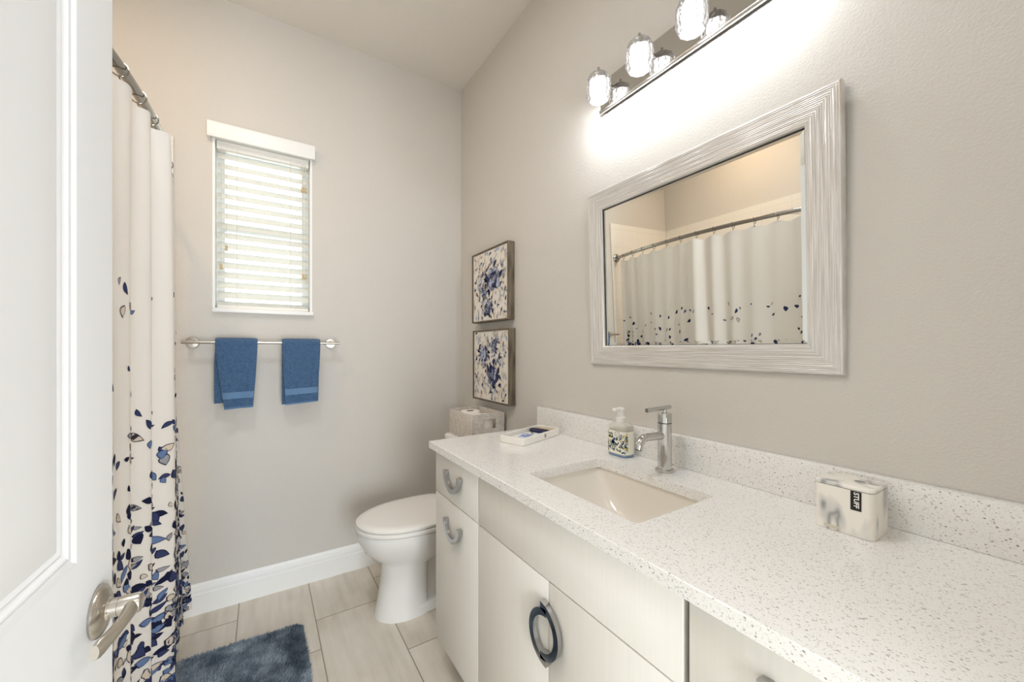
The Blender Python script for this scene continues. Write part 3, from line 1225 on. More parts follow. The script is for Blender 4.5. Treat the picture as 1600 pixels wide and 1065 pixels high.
# STUFF box
kx0, kx1, ky0, ky1 = 0.940, 1.028, 0.247, 0.339
st = empty('storage_box', (0.984, 0.293, CT), 'small marbled lidded box with black STUFF tag on the countertop', 'box')
g = B()
g.loft([rr(kx0, kx1, ky0, ky1, 0.012, CT + 0.0005), rr(kx0, kx1, ky0, ky1, 0.012, CT + 0.0862)])
g.build('body', M['marble'], st)
g = B()
g.loft([rr(kx0, kx1, ky0, ky1, 0.012, CT + 0.0874), rr(kx0, kx1, ky0, ky1, 0.012, CT + 0.0922), rr(kx0 + 0.002, kx1 - 0.002, ky0 + 0.002, ky1 - 0.002, 0.011, CT + 0.0937)])
lid = g.build('lid', M['marble'], st)
g = B()
g.box(0.986, 0.9885, 0.272, 0.288, CT + 0.0934, CT + 0.0942, 0.0003, 1)
g.build('lid_slot', M['darkgap'], lid)
g = B()
g.loft([rr(kx0 + 0.0015, kx1 - 0.0015, ky0 + 0.0015, ky1 - 0.0015, 0.011, CT + 0.0860), rr(kx0 + 0.0015, kx1 - 0.0015, ky0 + 0.0015, ky1 - 0.0015, 0.011, CT + 0.0876)])
g.build('gasket', M['darkgap'], st)
ly0, ly1, lz0, lz1 = 0.2645, 0.2805, CT + 0.0500, CT + 0.0858
g = B()
g.box(kx0 - 0.0009, kx0 + 0.001, ly0, ly1, lz0, lz1)
tagm = g.build('label', M['black'], st)


def text_mesh(name, body, size, matrix, m, parent, extrude=0.0001, bold=0.0):
    cu = bpy.data.curves.new(name, 'FONT')
    cu.body = body
    cu.size = size
    cu.align_x = 'CENTER'
    cu.align_y = 'CENTER'
    cu.extrude = extrude
    cu.offset = bold
    tmp = bpy.data.objects.new(name, cu)
    COL.objects.link(tmp)
    bpy.context.view_layer.update()
    me = bpy.data.meshes.new_from_object(tmp.evaluated_get(bpy.context.evaluated_depsgraph_get()))
    bpy.data.objects.remove(tmp, do_unlink=True)
    off = abs_loc(parent)
    me.transform(matrix)
    me.transform(Matrix.Translation(-off))
    me.materials.clear()
    me.materials.append(m)
    o = bpy.data.objects.new(name, me)
    COL.objects.link(o)
    o.parent = parent
    return o


# text plane: reading direction runs down (-z), its top towards -y, facing -x
TX = Matrix(((0, 0, -1, kx0 - 0.0010), (0, -1, 0, (ly0 + ly1) / 2 - 0.0005), (-1, 0, 0, (lz0 + lz1) / 2 + 0.0015), (0, 0, 0, 1)))
text_mesh('lettering', 'STUFF', 0.0108, TX, M['white_ink'], tagm, 0.0001, 0.0003)
g = B()
g.box(kx0 - 0.0006, kx0 + 0.001, 0.296, 0.322, CT + 0.004, CT + 0.0095)
g.build('sticker', mat('clear_sticker', srgb(206, 200, 182), 0.3), st)

# tray with its contents
tc_ = Vector((0.896, 1.268, CT))
ta = math.radians(19)
TRM = Matrix.Translation(tc_) @ Matrix.Rotation(ta, 4, 'Z')
tr = empty('tray', tc_, 'small white marbled tray angled near the end of the countertop', 'tray')
g = B()
hl, hw2, hh = 0.126, 0.058, 0.028
Rn = lambda i, z, r: [TRM @ Vector(p) for p in rr(-hl + i, hl - i, -hw2 + i, hw2 - i, r, z, 5)]
g.loft([Rn(0.002, 0.0005, 0.012), Rn(0, 0.003, 0.013), Rn(0, hh - 0.001, 0.013), Rn(0.001, hh, 0.012), Rn(0.006, hh, 0.009), Rn(0.007, hh - 0.001, 0.009), Rn(0.007, 0.006, 0.009)])
g.build('dish', mat('tray_white', srgb(238, 235, 228), 0.25), tr)
g = B()
for xx in (0.012, 0.019):
    g.box(xx, xx + 0.0035, -hw2 - 0.0008, -hw2 + 0.001, 0.008, 0.022, M=TRM)
g.build('emblem', mat('grey_mark', srgb(120, 112, 104), 0.5), tr)


def soft_box(name, x0, x1, y0, y1, z0, z1, r, m, label, cat, Mx):
    e_ = empty(name, Mx @ Vector(((x0 + x1) / 2, (y0 + y1) / 2, z0)), label, cat)
    return e_


pk = B()
pk.mi = 0
pk.box(-0.095, 0.040, -0.045, 0.042, 0.0065, 0.0155, 0.003, 2, M=TRM)


def pmap(u, v, l):
    return TRM @ Vector((u, v, 0.0157 + l))


rp = random.Random(3)
for k in range(26):
    u, v_ = rp.gauss(-0.028, 0.017), rp.gauss(0.004, 0.012)
    u = max(-0.08, min(0.04, u))
    v_ = max(-0.034, min(0.034, v_))
    leaf(pk, pmap, u, v_, rp.uniform(0, 6.28), rp.uniform(0.010, 0.02), rp.uniform(0.006, 0.010), rp.choice([1, 2, 2]), None, lift=0.00003 * k)
for u, v_, c_ in ((0.02, 0.004, 3), (0.028, 0.012, 3), (0.03, -0.018, 1), (0.036, -0.022, 2), (-0.082, -0.02, 3), (-0.076, -0.024, 4), (-0.05, -0.030, 1)):
    leaf(pk, pmap, u, v_, 0.6, 0.013, 0.006, c_, None, lift=0.001)
pk.build('soap_packet', [mat('white_wrapper', srgb(238, 240, 240), 0.35), mat('wrapper_blue', srgb(70, 110, 200), 0.4), mat('wrapper_pale_blue', srgb(120, 160, 226), 0.4),
                         mat('wrapper_brown', srgb(92, 70, 66), 0.4), mat('wrapper_gold', srgb(200, 170, 90), 0.4)], None, loc=TRM @ Vector((-0.02, 0, 0.0065)),
         label='white packet with blue floral print lying in the countertop tray', cat='packet')
g = B()
g.tube([TRM @ Vector((0.066, -0.046 + 0.092 * i / 8, 0.0172)) for i in range(9)], [0.011, 0.0155, 0.0165, 0.017, 0.017, 0.017, 0.0165, 0.0155, 0.011], 18, flat=0.62)
g.build('pouch', mat('navy_cloth', srgb(34, 38, 72), 0.7), None, loc=TRM @ Vector((0.072, 0, 0.0067)), label='dark navy rolled pouch at the far end of the countertop tray', cat='pouch')
g = B()
g.box(0.096, 0.112, -0.040, 0.044, 0.0065, 0.0225, 0.003, 2, M=TRM)
g.build('soap_bar', mat('tan_soap', srgb(206, 184, 140), 0.5), None, loc=TRM @ Vector((0.104, 0, 0.0065)), label='tan bar behind the navy pouch at the tray end', cat='soap bar')

# ------------------------------------------------------------------ mirror
th = math.atan(0.0325)
ML, MH, MW = 0.7835, 0.644, 0.071
mc_y = 0.7215
mz0 = 1.165
# local: a along -y (left to right in view), b up, n out of the face towards the room
mu = Vector((0, -1, 0))
mv = Vector((-math.sin(th), 0, math.cos(th)))
mn = Vector((-math.cos(th), 0, -math.sin(th)))
mo = Vector((1.0715, mc_y, mz0))


def MP(a, b, n):
    return mo + mu * a + mv * b + mn * n


mir = empty('wall_mirror', (1.075, mc_y, mz0), 'large rectangular mirror in a ridged silver frame above the vanity', 'mirror')
g = B()
uvl = g.bm.loops.layers.uv.new('UVMap')
prof = [(0.0, -0.022), (0.0, -0.003), (0.003, 0.0)]
nr = 13
for i in range(nr):
    a0_ = 0.004 + (MW - 0.010) * i / nr
    dl = (MW - 0.010) / nr
    prof += [(a0_ + dl * 0.15, 0.0002 - 0.0004), (a0_ + dl * 0.5, 0.0011 + 0.0004 * math.sin(i * 2.1)), (a0_ + dl * 0.85, -0.0002)]
prof += [(MW - 0.005, 0.0), (MW - 0.002, -0.002), (MW, -0.010), (MW, -0.016)]
cs = [(-ML / 2, 0, 1, 1), (ML / 2, 0, -1, 1), (ML / 2, MH, -1, -1), (-ML / 2, MH, 1, -1)]
lens = [ML, MH, ML, MH]
for k in range(4):
    A_, C_ = cs[k], cs[(k + 1) % 4]
    for (i0, n0), (i1, n1) in zip(prof[:-1], prof[1:]):
        p = [MP(A_[0] + A_[2] * i0, A_[1] + A_[3] * i0, n0), MP(C_[0] + C_[2] * i0, C_[1] + C_[3] * i0, n0),
             MP(C_[0] + C_[2] * i1, C_[1] + C_[3] * i1, n1), MP(A_[0] + A_[2] * i1, A_[1] + A_[3] * i1, n1)]
        f_ = g.face([g.bm.verts.new(q) for q in p])
        if f_:
            for lp, uv in zip(f_.loops, ((i0 + k * 3.3, i0), (lens[k] - i0 + k * 3.3, i0), (lens[k] - i1 + k * 3.3, i1), (i1 + k * 3.3, i1))):
                lp[uvl].uv = uv
bmesh.ops.remove_doubles(g.bm, verts=g.bm.verts[:], dist=0.00002)
g.build('frame', M['silver'], mir, angle=50)
g = B()
i0, i1 = MW - 0.0025, MW + 0.0004
for k in range(4):
    A_, C_ = cs[k], cs[(k + 1) % 4]
    q_ = []
    for ii, nn in ((i0, -0.0164), (i0, -0.0090), (i1, -0.0092), (i1, -0.0120)):
        q_.append((MP(A_[0] + A_[2] * ii, A_[1] + A_[3] * ii, nn), MP(C_[0] + C_[2] * ii, C_[1] + C_[3] * ii, nn)))
    g.loft([[p_[0] for p_ in q_], [p_[1] for p_ in q_]])
g.build('inner_edge', M['darkgap'], mir, smooth=False)
g = B()
i0, i1 = MW - 0.001, MW + 0.011
ra = [MP(-ML / 2 + i0, i0, -0.0130), MP(ML / 2 - i0, i0, -0.0130), MP(ML / 2 - i0, MH - i0, -0.0130), MP(-ML / 2 + i0, MH - i0, -0.0130)]
rb2 = [MP(-ML / 2 + i1, i1, -0.0120), MP(ML / 2 - i1, i1, -0.0120), MP(ML / 2 - i1, MH - i1, -0.0120), MP(-ML / 2 + i1, MH - i1, -0.0120)]
rk = [MP(-ML / 2 + i0, i0, -0.0165), MP(ML / 2 - i0, i0, -0.0165), MP(ML / 2 - i0, MH - i0, -0.0165), MP(-ML / 2 + i0, MH - i0, -0.0165)]
g.loft([rk, ra, rb2])
g.build('glass', M['mirror'], mir, smooth=False)
g = B()
ii = 0.02
g.loft([[MP(-ML / 2 + ii, ii, -0.022), MP(ML / 2 - ii, ii, -0.022), MP(ML / 2 - ii, MH - ii, -0.022), MP(-ML / 2 + ii, MH - ii, -0.022)],
        [MP(-ML / 2 + ii, ii, -0.0175), MP(ML / 2 - ii, ii, -0.0175), MP(ML / 2 - ii, MH - ii, -0.0175), MP(-ML / 2 + ii, MH - ii, -0.0175)]])
g.build('backing', M['card'], mir)

# ------------------------------------------------------------------ vanity light
PY0, PY1 = 0.419, 1.051
vl = empty('vanity_light', (1.06, 0.735, 2.155), 'four lamp chrome vanity light with crystal shades above the mirror', 'wall light')
B().box(1.060, XW - 0.001, PY0, PY1, 2.106, 2.212, 0.001, 1).build('back_plate', M['mirrorplate'], vl)
g = B()
g.tube([(1.061, PY0, 2.103), (1.061, PY1, 2.103)], 0.0072, 16)
g.build('rail', M['steel'], vl)
LX, LZ = 1.004, 2.146
lampys = [1.004, 0.826, 0.647, 0.468]


def lamp_at(y):
    c = bpy.data.objects.new('lamp', None)
    c.empty_display_size = 0.03
    COL.objects.link(c)
    c.parent = vl
    c.location = Vector((LX, y, LZ)) - vl.location
    N = 10
    g = B()
    prof = [(0.018, 0.046), (0.034, 0.044), (0.042, 0.030), (0.043, -0.024), (0.036, -0.040), (0.0315, -0.043), (0.0245, -0.042), (0.0235, -0.036), (0.0235, 0.030), (0.018, 0.034)]
    rings = []
    for r, h in prof:
        rings.append([Vector((LX + r * math.cos(2 * math.pi * (k + 0.5) / N), y + r * math.sin(2 * math.pi * (k + 0.5) / N), LZ + h)) for k in range(N)])
    rings.append(rings[0])
    g.loft(rings, True, False, False)
    bmesh.ops.remove_doubles(g.bm, verts=g.bm.verts[:], dist=0.00005)
    g.build('crystal_shade', M['crystal'], c, smooth=False)
    g = B()
    g.lathe([(0.0, -0.034), (0.0205, -0.033), (0.0215, -0.028), (0.0215, 0.026), (0.0, 0.027)], 28, Matrix.Translation((LX, y, LZ)), False, False)
    g.build('bulb', M['bulb'], c)
    g = B()
    g.lathe([(0.0225, 0.027), (0.0225, 0.036), (0.016, 0.047), (0.005, 0.049), (0.005, 0.072), (0.0042, 0.074)], 20, Matrix.Translation((LX, y, LZ)))
    g.build('stem', M['steel'], c)
    g = B()
    g.tube([(LX, y, LZ + 0.042), (1.0605, y, LZ + 0.024)], 0.0042, 12)
    g.lathe([(0.012, 0), (0.012, 0.004), (0.005, 0.006)], 20, Matrix.Translation((1.0602, y, LZ + 0.024)) @ Matrix.Rotation(-math.pi / 2, 4, 'Y'))
    g.build('arm', M['chrome'], c)
    lo = light('lamp_light', 'POINT', (LX, y, LZ), VAN_W, (0.94, 0.98, 1.04), 0.0085)
    lo.parent = c
    lo.location = (0, 0, -0.060)
    return c


for y in lampys:
    lamp_at(y)

# ------------------------------------------------------------------ pictures
PINK = [mat('wash_navy', srgb(34, 38, 64), 0.8, spec=0.1), mat('wash_indigo', srgb(66, 70, 100), 0.8, spec=0.1), mat('wash_blue', srgb(120, 126, 150), 0.8, spec=0.1),
        mat('wash_taupe', srgb(212, 200, 184), 0.8, spec=0.1), mat('wash_grey', srgb(172, 172, 176), 0.8, spec=0.1), mat('wash_olive', srgb(140, 138, 132), 0.8, spec=0.1),
        mat('wash_pale_blue', srgb(176, 184, 204), 0.8, spec=0.1)]


def picture(y0, y1, z0, z1, seed, label, centres):
    p = empty('framed_print', (XW - 0.02, (y0 + y1) / 2, z0), label, 'picture', 'floral prints above the toilet')
    x0, x1 = 1.041, XW - 0.0015
    fw = 0.0065
    g = B()
    g.box(x0, x1, y0, y0 + fw, z0, z1).box(x0, x1, y1 - fw, y1, z0, z1)
    g.box(x0, x1, y0 + fw, y1 - fw, z0, z0 + fw).box(x0, x1, y0 + fw, y1 - fw, z1 - fw, z1)
    g.build('frame', M['wood'], p, smooth=False)
    g = B()
    g.box(x0 + 0.006, x1 - 0.004, y0 + fw + 0.0015, y1 - fw - 0.0015, z0 + fw + 0.0015, z1 - fw - 0.0015)
    xs = x0 + 0.006
    cy, cz, hw = (y0 + y1) / 2, (z0 + z1) / 2, (y1 - y0) / 2 - fw - 0.012

    def mp(u, v, l):
        u = max(-hw - 0.006, min(hw + 0.006, u))
        v = max(-hw - 0.006, min(hw + 0.006, v))
        return Vector((xs - 0.0004 - l, cy - u, cz + v))
    r = random.Random(seed)
    k = 0
    for _ in range(130):                                     # pale washes and sprigs
        k += 1
        u, v = r.uniform(-hw, hw), r.uniform(-hw, hw)
        c_ = r.choice([4, 4, 5, 5, 7, 4])
        leaf(g, mp, u, v, r.gauss(1.4, 0.6), r.uniform(0.025, 0.055), r.uniform(0.010, 0.02), c_, None, lift=0.00002 * (k % 20))
    for _ in range(60):
        k += 1
        u, v = r.uniform(-hw, hw), r.uniform(-hw, hw)
        leaf(g, mp, u, v, r.gauss(1.3, 0.8), r.uniform(0.016, 0.036), r.uniform(0.007, 0.014), r.choice([1, 2, 5, 3, 2]), None, lift=0.0005 + 0.00002 * (k % 20))
    for (cu, cv, R) in centres:                              # blooms
        for ringn, (rr_, nn, sz) in enumerate(((1.0, 12, 1.0), (0.62, 9, 0.8), (0.3, 5, 0.55))):
            for j in range(nn):
                k += 1
                a = 2 * math.pi * j / nn + r.uniform(-0.3, 0.3) + ringn * 0.4
                rad = R * rr_ * r.uniform(0.75, 1.05)
                leaf(g, mp, cu + rad * math.cos(a), cv + rad * math.sin(a), a + r.uniform(-0.6, 0.6) + 1.4, R * 0.85 * sz, R * 0.58 * sz,
                     r.choice([1, 2, 2, 3, 1] if ringn < 2 else [7, 5, 3]), r.choice([None, 3, 2, 7]), lift=0.001 + 0.0003 * ringn + 0.00002 * (k % 12))
        for j in range(5):
            k += 1
            a = r.uniform(0, 6.28)
            leaf(g, mp, cu + R * 1.35 * math.cos(a), cv + R * 1.35 * math.sin(a), a + r.uniform(-1.0, 1.0), R * 0.8, R * 0.36, r.choice([1, 1, 2]), None, lift=0.0021 + 0.00002 * (k % 12))
        for j in range(16):
            k += 1
            a, q_ = r.uniform(0, 6.28), R * r.uniform(1.1, 2.0)
            leaf(g, mp, cu + q_ * math.cos(a), cv + q_ * math.sin(a), r.uniform(0.6, 2.4), r.uniform(0.014, 0.032), r.uniform(0.008, 0.015), r.choice([1, 2, 5, 7, 3, 6]), None, lift=0.0026 + 0.00002 * (k % 12))
    g.build('canvas', [M['canvas']] + PINK, p, smooth=False)


picture(1.673, 2.072, 1.374, 1.772, 21, 'upper of two square blue floral prints in brown wood frames', [(0.045, 0.025, 0.062), (-0.015, -0.125, 0.036), (-0.06, -0.03, 0.030)])
picture(1.664, 2.062, 0.936, 1.330, 33, 'lower of two square blue floral prints, just above the basket', [(-0.075, 0.06, 0.045), (0.03, -0.05, 0.052), (0.04, 0.11, 0.03)])

# ------------------------------------------------------------------ towel bar and towels
BY, BZ = 2.235, 1.2545
by_ = BY
tb = empty('towel_bar', (0.02, YB, BZ), 'straight satin nickel towel bar below the window', 'towel bar')
g = B()
g.tube([(-0.303, by_, BZ), (0.341, by_, BZ)], 0.0075, 18)
g.build('bar', M['nickel'], tb)
for x in (-0.272, 0.310):
    g = B()
    g.lathe([(0.026, 0.0005), (0.026, 0.007), (0.024, 0.009), (0.010, 0.0095), (0.010, YB - by_ - 0.004)], 32, Matrix.Translation((x, YB, BZ)) @ Matrix.Rotation(math.pi / 2, 4, 'X'))
    g.build('mounting_post', M['nickel'], tb)


def towel(label, xt0, xt1, xb0, xb1, zf, zbk, xk0, xk1, seed, skew=0.0):
    """hand towel folded over the bar: front panel down to zf, back panel down to zbk."""
    t_ = empty('hand_towel', ((xt0 + xt1) / 2, by_, BZ), label, 'towel', 'blue hand towels on the towel bar')
    rn = random.Random(seed)
    R = 0.0155
    top = BZ
    nA, nF, nU = 14, 120, 64
    ph = [rn.uniform(0, 6.28) for _ in range(6)]

    def mid(u, d):
        """u across 0..1; d signed distance from the bar top: front > 0, back < 0 -> point, normal"""
        arc = math.pi / 2 * R
        if abs(d) <= arc:
            a = d / R
            y = by_ - R * math.sin(a)
            z = top + R * math.cos(a)
            n = Vector((0, -math.sin(a), math.cos(a)))
            k = 0
        else:
            drop = abs(d) - arc
            sgn = 1 if d > 0 else -1
            y = by_ - R * sgn
            z = top - drop
            n = Vector((0, -sgn, 0))
            k = drop
        full = (top - zf) if d > 0 else (top - zbk)
        q = min(1, k / full)
        if d > 0:
            x0, x1 = xt0 + (xb0 - xt0) * q ** 1.3, xt1 + (xb1 - xt1) * q ** 1.3
        else:
            x0, x1 = xt0 + (xk0 - xt0) * min(1, q * 3), xt1 + (xk1 - xt1) * q
        x = x0 + (x1 - x0) * u
        wv = 0.004 * math.sin(5.5 * u + ph[0]) * q + 0.003 * math.sin(9 * u + ph[1] + 3 * q) * q - 0.010 * q * (1 if d > 0 else 0.3)
        z += skew * (u - 0.5) * q
        y += -wv if d > 0 else wv * 0.3
        return Vector((x, y, z)), n

    arc = math.pi / 2 * R
    Df, Db = arc + (top - zf), arc + (top - zbk)

    def surf(u, d, off):
        p, n = mid(u, d)
        edge = min(u, 1 - u) * 8
        e2 = min(1.0, edge) ** 0.5
        return p + n * off * (0.35 + 0.65 * e2)

    g = B()
    hash_ = lambda i, j: ((math.sin(i * 12.9898 + j * 78.233 + seed) * 43758.5453) % 1.0)
    nd = 190

    def outerp(a, b):
        d = -Db + (Df + Db) * b
        p = surf(a, d, 0.0065)
        j = hash_(round(a * 1000), round(b * 1000)) - 0.5
        return p + Vector((j * 0.0006, -0.0012 * j if d > 0 else 0.0012 * j, j * 0.0008))

    V = [[g.bm.verts.new(outerp(i / nU, j / nd)) for j in range(nd + 1)] for i in range(nU + 1)]
    I = [[g.bm.verts.new(surf(i / nU, -Db + (Df + Db) * j / nd, -0.0060)) for j in range(nd + 1)] for i in range(nU + 1)]
    for i in range(nU):
        for j in range(nd):
            g.face((V[i][j], V[i + 1][j], V[i + 1][j + 1], V[i][j + 1]))
            g.face((I[i][j], I[i][j + 1], I[i + 1][j + 1], I[i + 1][j]))
    for j in range(nd):
        g.face((V[0][j], V[0][j + 1], I[0][j + 1], I[0][j]))
        g.face((V[nU][j], I[nU][j], I[nU][j + 1], V[nU][j + 1]))
    for i in range(nU):
        g.face((V[i][0], I[i][0], I[i + 1][0], V[i + 1][0]))
        g.face((V[i][nd], V[i + 1][nd], I[i + 1][nd], I[i][nd]))
    g.build('terry_cloth', M['terry'], t_, angle=70)

    def band(z0, z1, off, nm):
        g = B()
        d0, d1 = arc + top - z1, arc + top - z0
        fn = lambda a, b, o: surf(0.0 + 1.0 * a, d0 + (d1 - d0) * b, o)
        na, nb = 40, 10
        A_ = [[g.bm.verts.new(fn(i / na, j / nb, off + 0.0006 * math.sin(j * 2.1))) for j in range(nb + 1)] for i in range(na + 1)]
        C_ = [[g.bm.verts.new(fn(i / na, j / nb, off - 0.002)) for j in range(nb + 1)] for i in range(na + 1)]
        for i in range(na):
            for j in range(nb):
                g.face((A_[i][j], A_[i + 1][j], A_[i + 1][j + 1], A_[i][j + 1]))
            g.face((A_[i][0], C_[i][0], C_[i + 1][0], A_[i + 1][0]))
            g.face((A_[i][nb], A_[i + 1][nb], C_[i + 1][nb], C_[i][nb]))
        for j in range(nb):
            g.face((A_[0][j], A_[0][j + 1], C_[0][j + 1], C_[0][j]))
            g.face((A_[na][j], C_[na][j], C_[na][j + 1], A_[na][j + 1]))
        g.build(nm, M['border'], t_, angle=70)
    band(zf + 0.047, zf + 0.077, 0.0078, 'border')
    band(zf + 0.000, zf + 0.008, 0.0078, 'hem')
    return t_


towel('blue terry hand towel on the bar, nearer the shower curtain', -0.182, -0.020, -0.148, -0.038, 0.947, 0.975, -0.188, -0.060, 3, 0.004)
towel('blue terry hand towel on the bar, nearer the toilet', 0.080, 0.250, 0.096, 0.236, 0.952, 0.953, 0.080, 0.243, 8, 0.008)

# ------------------------------------------------------------------ toilet
ty = 1.847


def egg(xf, xb, hw, z, n=48, back=2.6, yc=ty):
    """outline: rounded front at xf (towards the room), squarer back at xb."""
    L = xb - xf
    xm = xf + min(L * 0.60, 0.27)
    out = []
    for k in range(n):
        a = 2 * math.pi * k / n
        c, s_ = math.cos(a), math.sin(a)
        if c >= 0:
            x = xm - (xm - xf) * abs(c) ** (2 / 2.1)
            y = hw * math.copysign(abs(s_) ** (2 / 2.1), s_)
        else:
            x = xm + (xb - xm) * abs(c) ** (2 / back)
            y = hw * math.copysign(abs(s_) ** (2 / back), s_)
        out.append((x, yc + y, z))
    return out


to = empty('toilet', (0.75, ty, 0), 'white elongated toilet with closed lid beyond the vanity', 'toilet')
g = B()
g.loft([egg(0.432, 0.66, 0.108, 0.0, back=6), egg(0.436, 0.66, 0.106, 0.012, back=6), egg(0.452, 0.66, 0.098, 0.10, back=6), egg(0.462, 0.66, 0.094, 0.19, back=6), egg(0.462, 0.66, 0.096, 0.235, back=6),
        egg(0.452, 0.72, 0.108, 0.250, back=4), egg(0.425, 0.80, 0.132, 0.272), egg(0.388, 0.86, 0.160, 0.310), egg(0.366, 0.88, 0.176, 0.350), egg(0.357, 0.89, 0.181, 0.385), egg(0.358, 0.89, 0.180, 0.402), egg(0.366, 0.885, 0.174, 0.406)])
g.box(0.60, 0.95, ty - 0.062, ty + 0.062, 0.0, 0.30, 0.02)
g.box(0.60, 0.86, ty - 0.104, ty + 0.104, 0.0, 0.050, 0.008)
g.box(0.82, 1.00, ty - 0.12, ty + 0.12, 0.26, 0.405, 0.02)
g.build('bowl', M['porcelain'], to, angle=45)
g = B()
g.loft([egg(0.358, 0.835, 0.183, 0.4068, back=3.6), egg(0.352, 0.838, 0.187, 0.410, back=3.6), egg(0.352, 0.838, 0.187, 0.421, back=3.6), egg(0.357, 0.835, 0.183, 0.4245, back=3.6)])
g.build('seat', M['seat'], to, angle=45)
g = B()
g.loft([egg(0.360, 0.832, 0.181, 0.4287, back=3.6), egg(0.353, 0.836, 0.186, 0.4317, back=3.6), egg(0.353, 0.836, 0.186, 0.4402, back=3.6), egg(0.360, 0.832, 0.180, 0.4457, back=3.6), egg(0.39, 0.81, 0.155, 0.4492, back=3.6), egg(0.47, 0.74, 0.08, 0.4512, back=3.6)])
g.build('lid', M['seat'], to, angle=45)
g = B()
for s_ in (-1, 1):
    g = B()
    g.box(0.835, 0.862, ty + s_ * 0.075 - 0.018, ty + s_ * 0.075 + 0.018, 0.405, 0.438, 0.006)
    g.build('hinge', M['seat'], to)
TK0, TK1 = 0.866, XW - 0.004
g = B()
trr = lambda i, z, r=0.025: rr(TK0 + i, TK1 - i * 0.2, 1.652 + i, 2.042 - i, r, z, 6)
g.loft([trr(0.035, 0.395), trr(0.015, 0.42), trr(0.008, 0.55), trr(0.0, 0.725)])
g.build('tank', M['porcelain'], to, angle=45)
g = B()
trl = lambda i, z, r=0.03: rr(0.852 + i, XW - 0.003, 1.640 + i, 2.054 - i, r, z, 6)
g.loft([trl(0.006, 0.7255), trl(0, 0.730), trl(0, 0.750), trl(0.008, 0.758), trl(0.03, 0.760)])
g.build('tank_lid', M['porcelain'], to, angle=45)
g = B()
g.tube([(0.8655, 1.99, 0.66), (0.853, 1.99, 0.66)], 0.012, 16)
g.tube([(0.855, 1.995, 0.66), (0.850, 1.955, 0.657), (0.849, 1.915, 0.655)], 0.006, 12)
g.build('flush_lever', M['chrome'], to)

# basket and rolls
qx0, qx1, qy0, qy1, qz0, qz1 = 0.876, 1.064, 1.742, 2.022, 0.7605, 0.894
bk = empty('storage_basket', ((qx0 + qx1) / 2, (qy0 + qy1) / 2, qz0), 'grey woven fabric basket standing on the toilet tank', 'basket')
g = B()
tw = 0.006
g.box(qx0, qx1, qy0, qy1, qz0, qz0 + 0.005)
g.box(qx0, qx0 + tw, qy0, qy1, qz0 + 0.005, qz1, 0.002).box(qx1 - tw, qx1, qy0, qy1, qz0 + 0.005, qz1, 0.002)
for y0_, y1_ in ((qy0, qy0 + tw), (qy1 - tw, qy1)):
    ha, hb, hc, hd2 = qx0 + 0.060, qx1 - 0.050, qz0 + 0.058, qz1 - 0.026
    g.box(qx0 + tw, ha, y0_, y1_, qz0 + 0.005, qz1).box(hb, qx1 - tw, y0_, y1_, qz0 + 0.005, qz1)
    g.box(ha, hb, y0_, y1_, qz0 + 0.005, hc).box(ha, hb, y0_, y1_, hd2, qz1)
g.build('basket_body', M['weave'], bk)


def roll(x, y, z, label):
    r_ = empty('toilet_roll', (x, y, z), label, 'toilet roll', 'toilet rolls in the basket')
    g = B()
    h = 0.115
    g.lathe([(0.021, 0.0), (0.051, 0.0), (0.053, 0.003), (0.053, h - 0.003), (0.051, h), (0.021, h), (0.021, 0.0)], 40, Matrix.Translation((x, y, z)), False, False)
    g.build('paper', M['paper'], r_)
    g = B()
    g.lathe([(0.0185, 0.0005), (0.0208, 0.0005), (0.0208, h - 0.0005), (0.0185, h - 0.0005), (0.0185, 0.0005)], 32, Matrix.Translation((x, y, z)), False, False)
    g.build('core', M['card'], r_)
    return r_


r1 = roll(0.944, 1.900, qz0 + 0.017, 'white toilet roll standing in the basket, its cardboard core facing up')
r2 = roll(0.974, 1.806, qz0 + 0.0052, 'white toilet roll showing through the handle hole of the basket')
r1.location.z = qz0 + 0.0052 + 0.0115

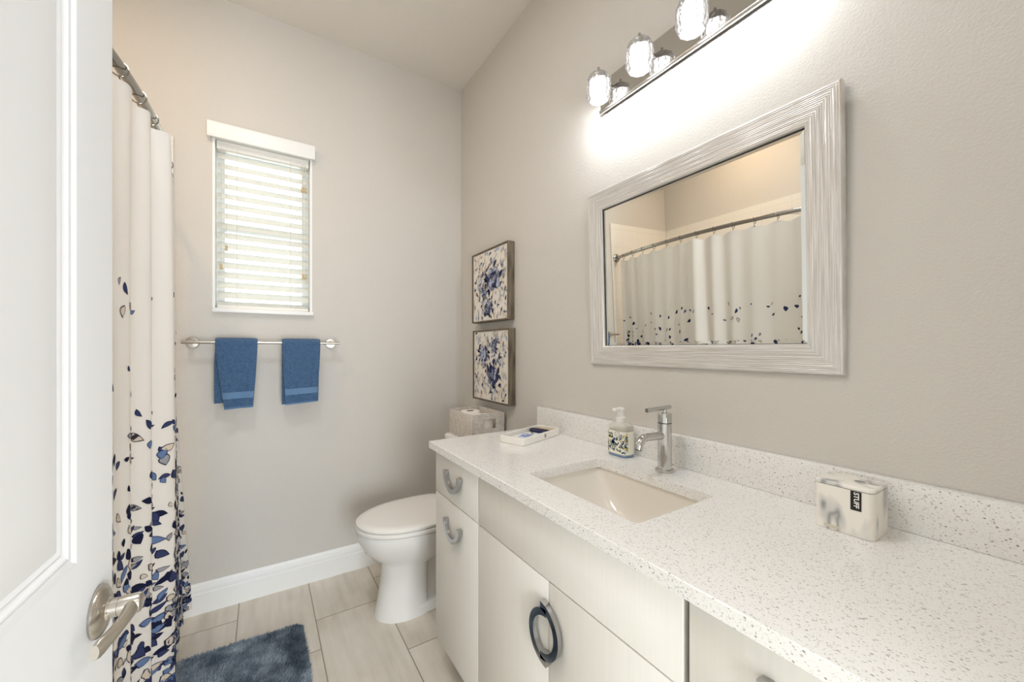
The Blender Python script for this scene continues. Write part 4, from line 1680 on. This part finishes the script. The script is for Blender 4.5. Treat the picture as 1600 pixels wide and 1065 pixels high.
# ------------------------------------------------------------------ bath mat
bmx0, bmx1, bmy0, bmy1 = -0.315, 0.155, 1.17, 1.968
bm_ = empty('bath_mat', ((bmx0 + bmx1) / 2, (bmy0 + bmy1) / 2, 0), 'fluffy slate blue bath mat on the tiled floor beside the tub', 'bath mat')
M['pile'] = mat('slate_pile', srgb(96, 112, 128), 0.9, spec=0.15)
t = NT(M['pile'])
n_ = t.noise(t.coord((1, 1, 1)), 14, 3)
n2_ = t.noise(t.coord((1, 1, 1)), 400, 2)
t.put(t.b.inputs['Base Color'], t.ramp(t.m('ADD', t.m('MULTIPLY', n_, 0.6), t.m('MULTIPLY', n2_, 0.4)), [(0.38, srgb(88, 104, 120)), (0.62, srgb(182, 195, 206))]))
g = B()
g.loft([rr(bmx0 + 0.006, bmx1 - 0.006, bmy0 + 0.006, bmy1 - 0.006, 0.03, 0.0005), rr(bmx0 + 0.004, bmx1 - 0.004, bmy0 + 0.004, bmy1 - 0.004, 0.03, 0.010)])
g.build('backing', M['pile'], bm_)


def pile_mesh():
    r = random.Random(4)
    verts, faces = [], []
    N = 90000

    def fld(x, y):
        return (math.sin(9 * x + 3.1 * math.sin(6 * y)) + math.sin(7.3 * y + 2.0 * math.sin(8 * x) + 1.3)) * 0.8
    for k in range(N):
        x, y = r.uniform(bmx0 + 0.008, bmx1 - 0.008), r.uniform(bmy0 + 0.008, bmy1 - 0.008)
        cx, cy = min(x - bmx0, bmx1 - x), min(y - bmy0, bmy1 - y)
        if cx < 0.05 and cy < 0.05 and (0.05 - cx) ** 2 + (0.05 - cy) ** 2 > 0.044 ** 2:
            continue
        a = fld(x, y) + r.gauss(0, 0.6)
        ln = r.uniform(0.014, 0.022)
        lean = r.uniform(0.2, 0.75)
        dx, dy = math.cos(a) * ln * lean, math.sin(a) * ln * lean
        ex = max(0, 0.03 - cx) * (1 if bmx1 - x < x - bmx0 else -1) * 0.25
        ey = max(0, 0.03 - cy) * (1 if bmy1 - y < y - bmy0 else -1) * 0.25
        dx += ex
        dy += ey
        h = ln * math.sqrt(max(0.1, 1 - lean * lean * 0.8))
        b = r.uniform(0, 6.28)
        wx, wy = 0.0013 * math.cos(b), 0.0013 * math.sin(b)
        i = len(verts)
        z0 = 0.006
        verts += [(x - wx, y - wy, z0), (x + wx, y + wy, z0), (x + dx * 0.5 + wx, y + dy * 0.5 + wy, z0 + h * 0.65), (x + dx * 0.5 - wx, y + dy * 0.5 - wy, z0 + h * 0.65), (x + dx, y + dy, z0 + h)]
        faces += [(i, i + 1, i + 2, i + 3), (i + 3, i + 2, i + 4)]
    me = bpy.data.meshes.new('pile')
    off = bm_.location
    me.from_pydata([(a - off.x, b - off.y, c - off.z) for a, b, c in verts], [], faces)
    me.materials.append(M['pile'])
    o = bpy.data.objects.new('pile', me)
    COL.objects.link(o)
    o.parent = bm_
    o['kind'] = 'stuff'


pile_mesh()
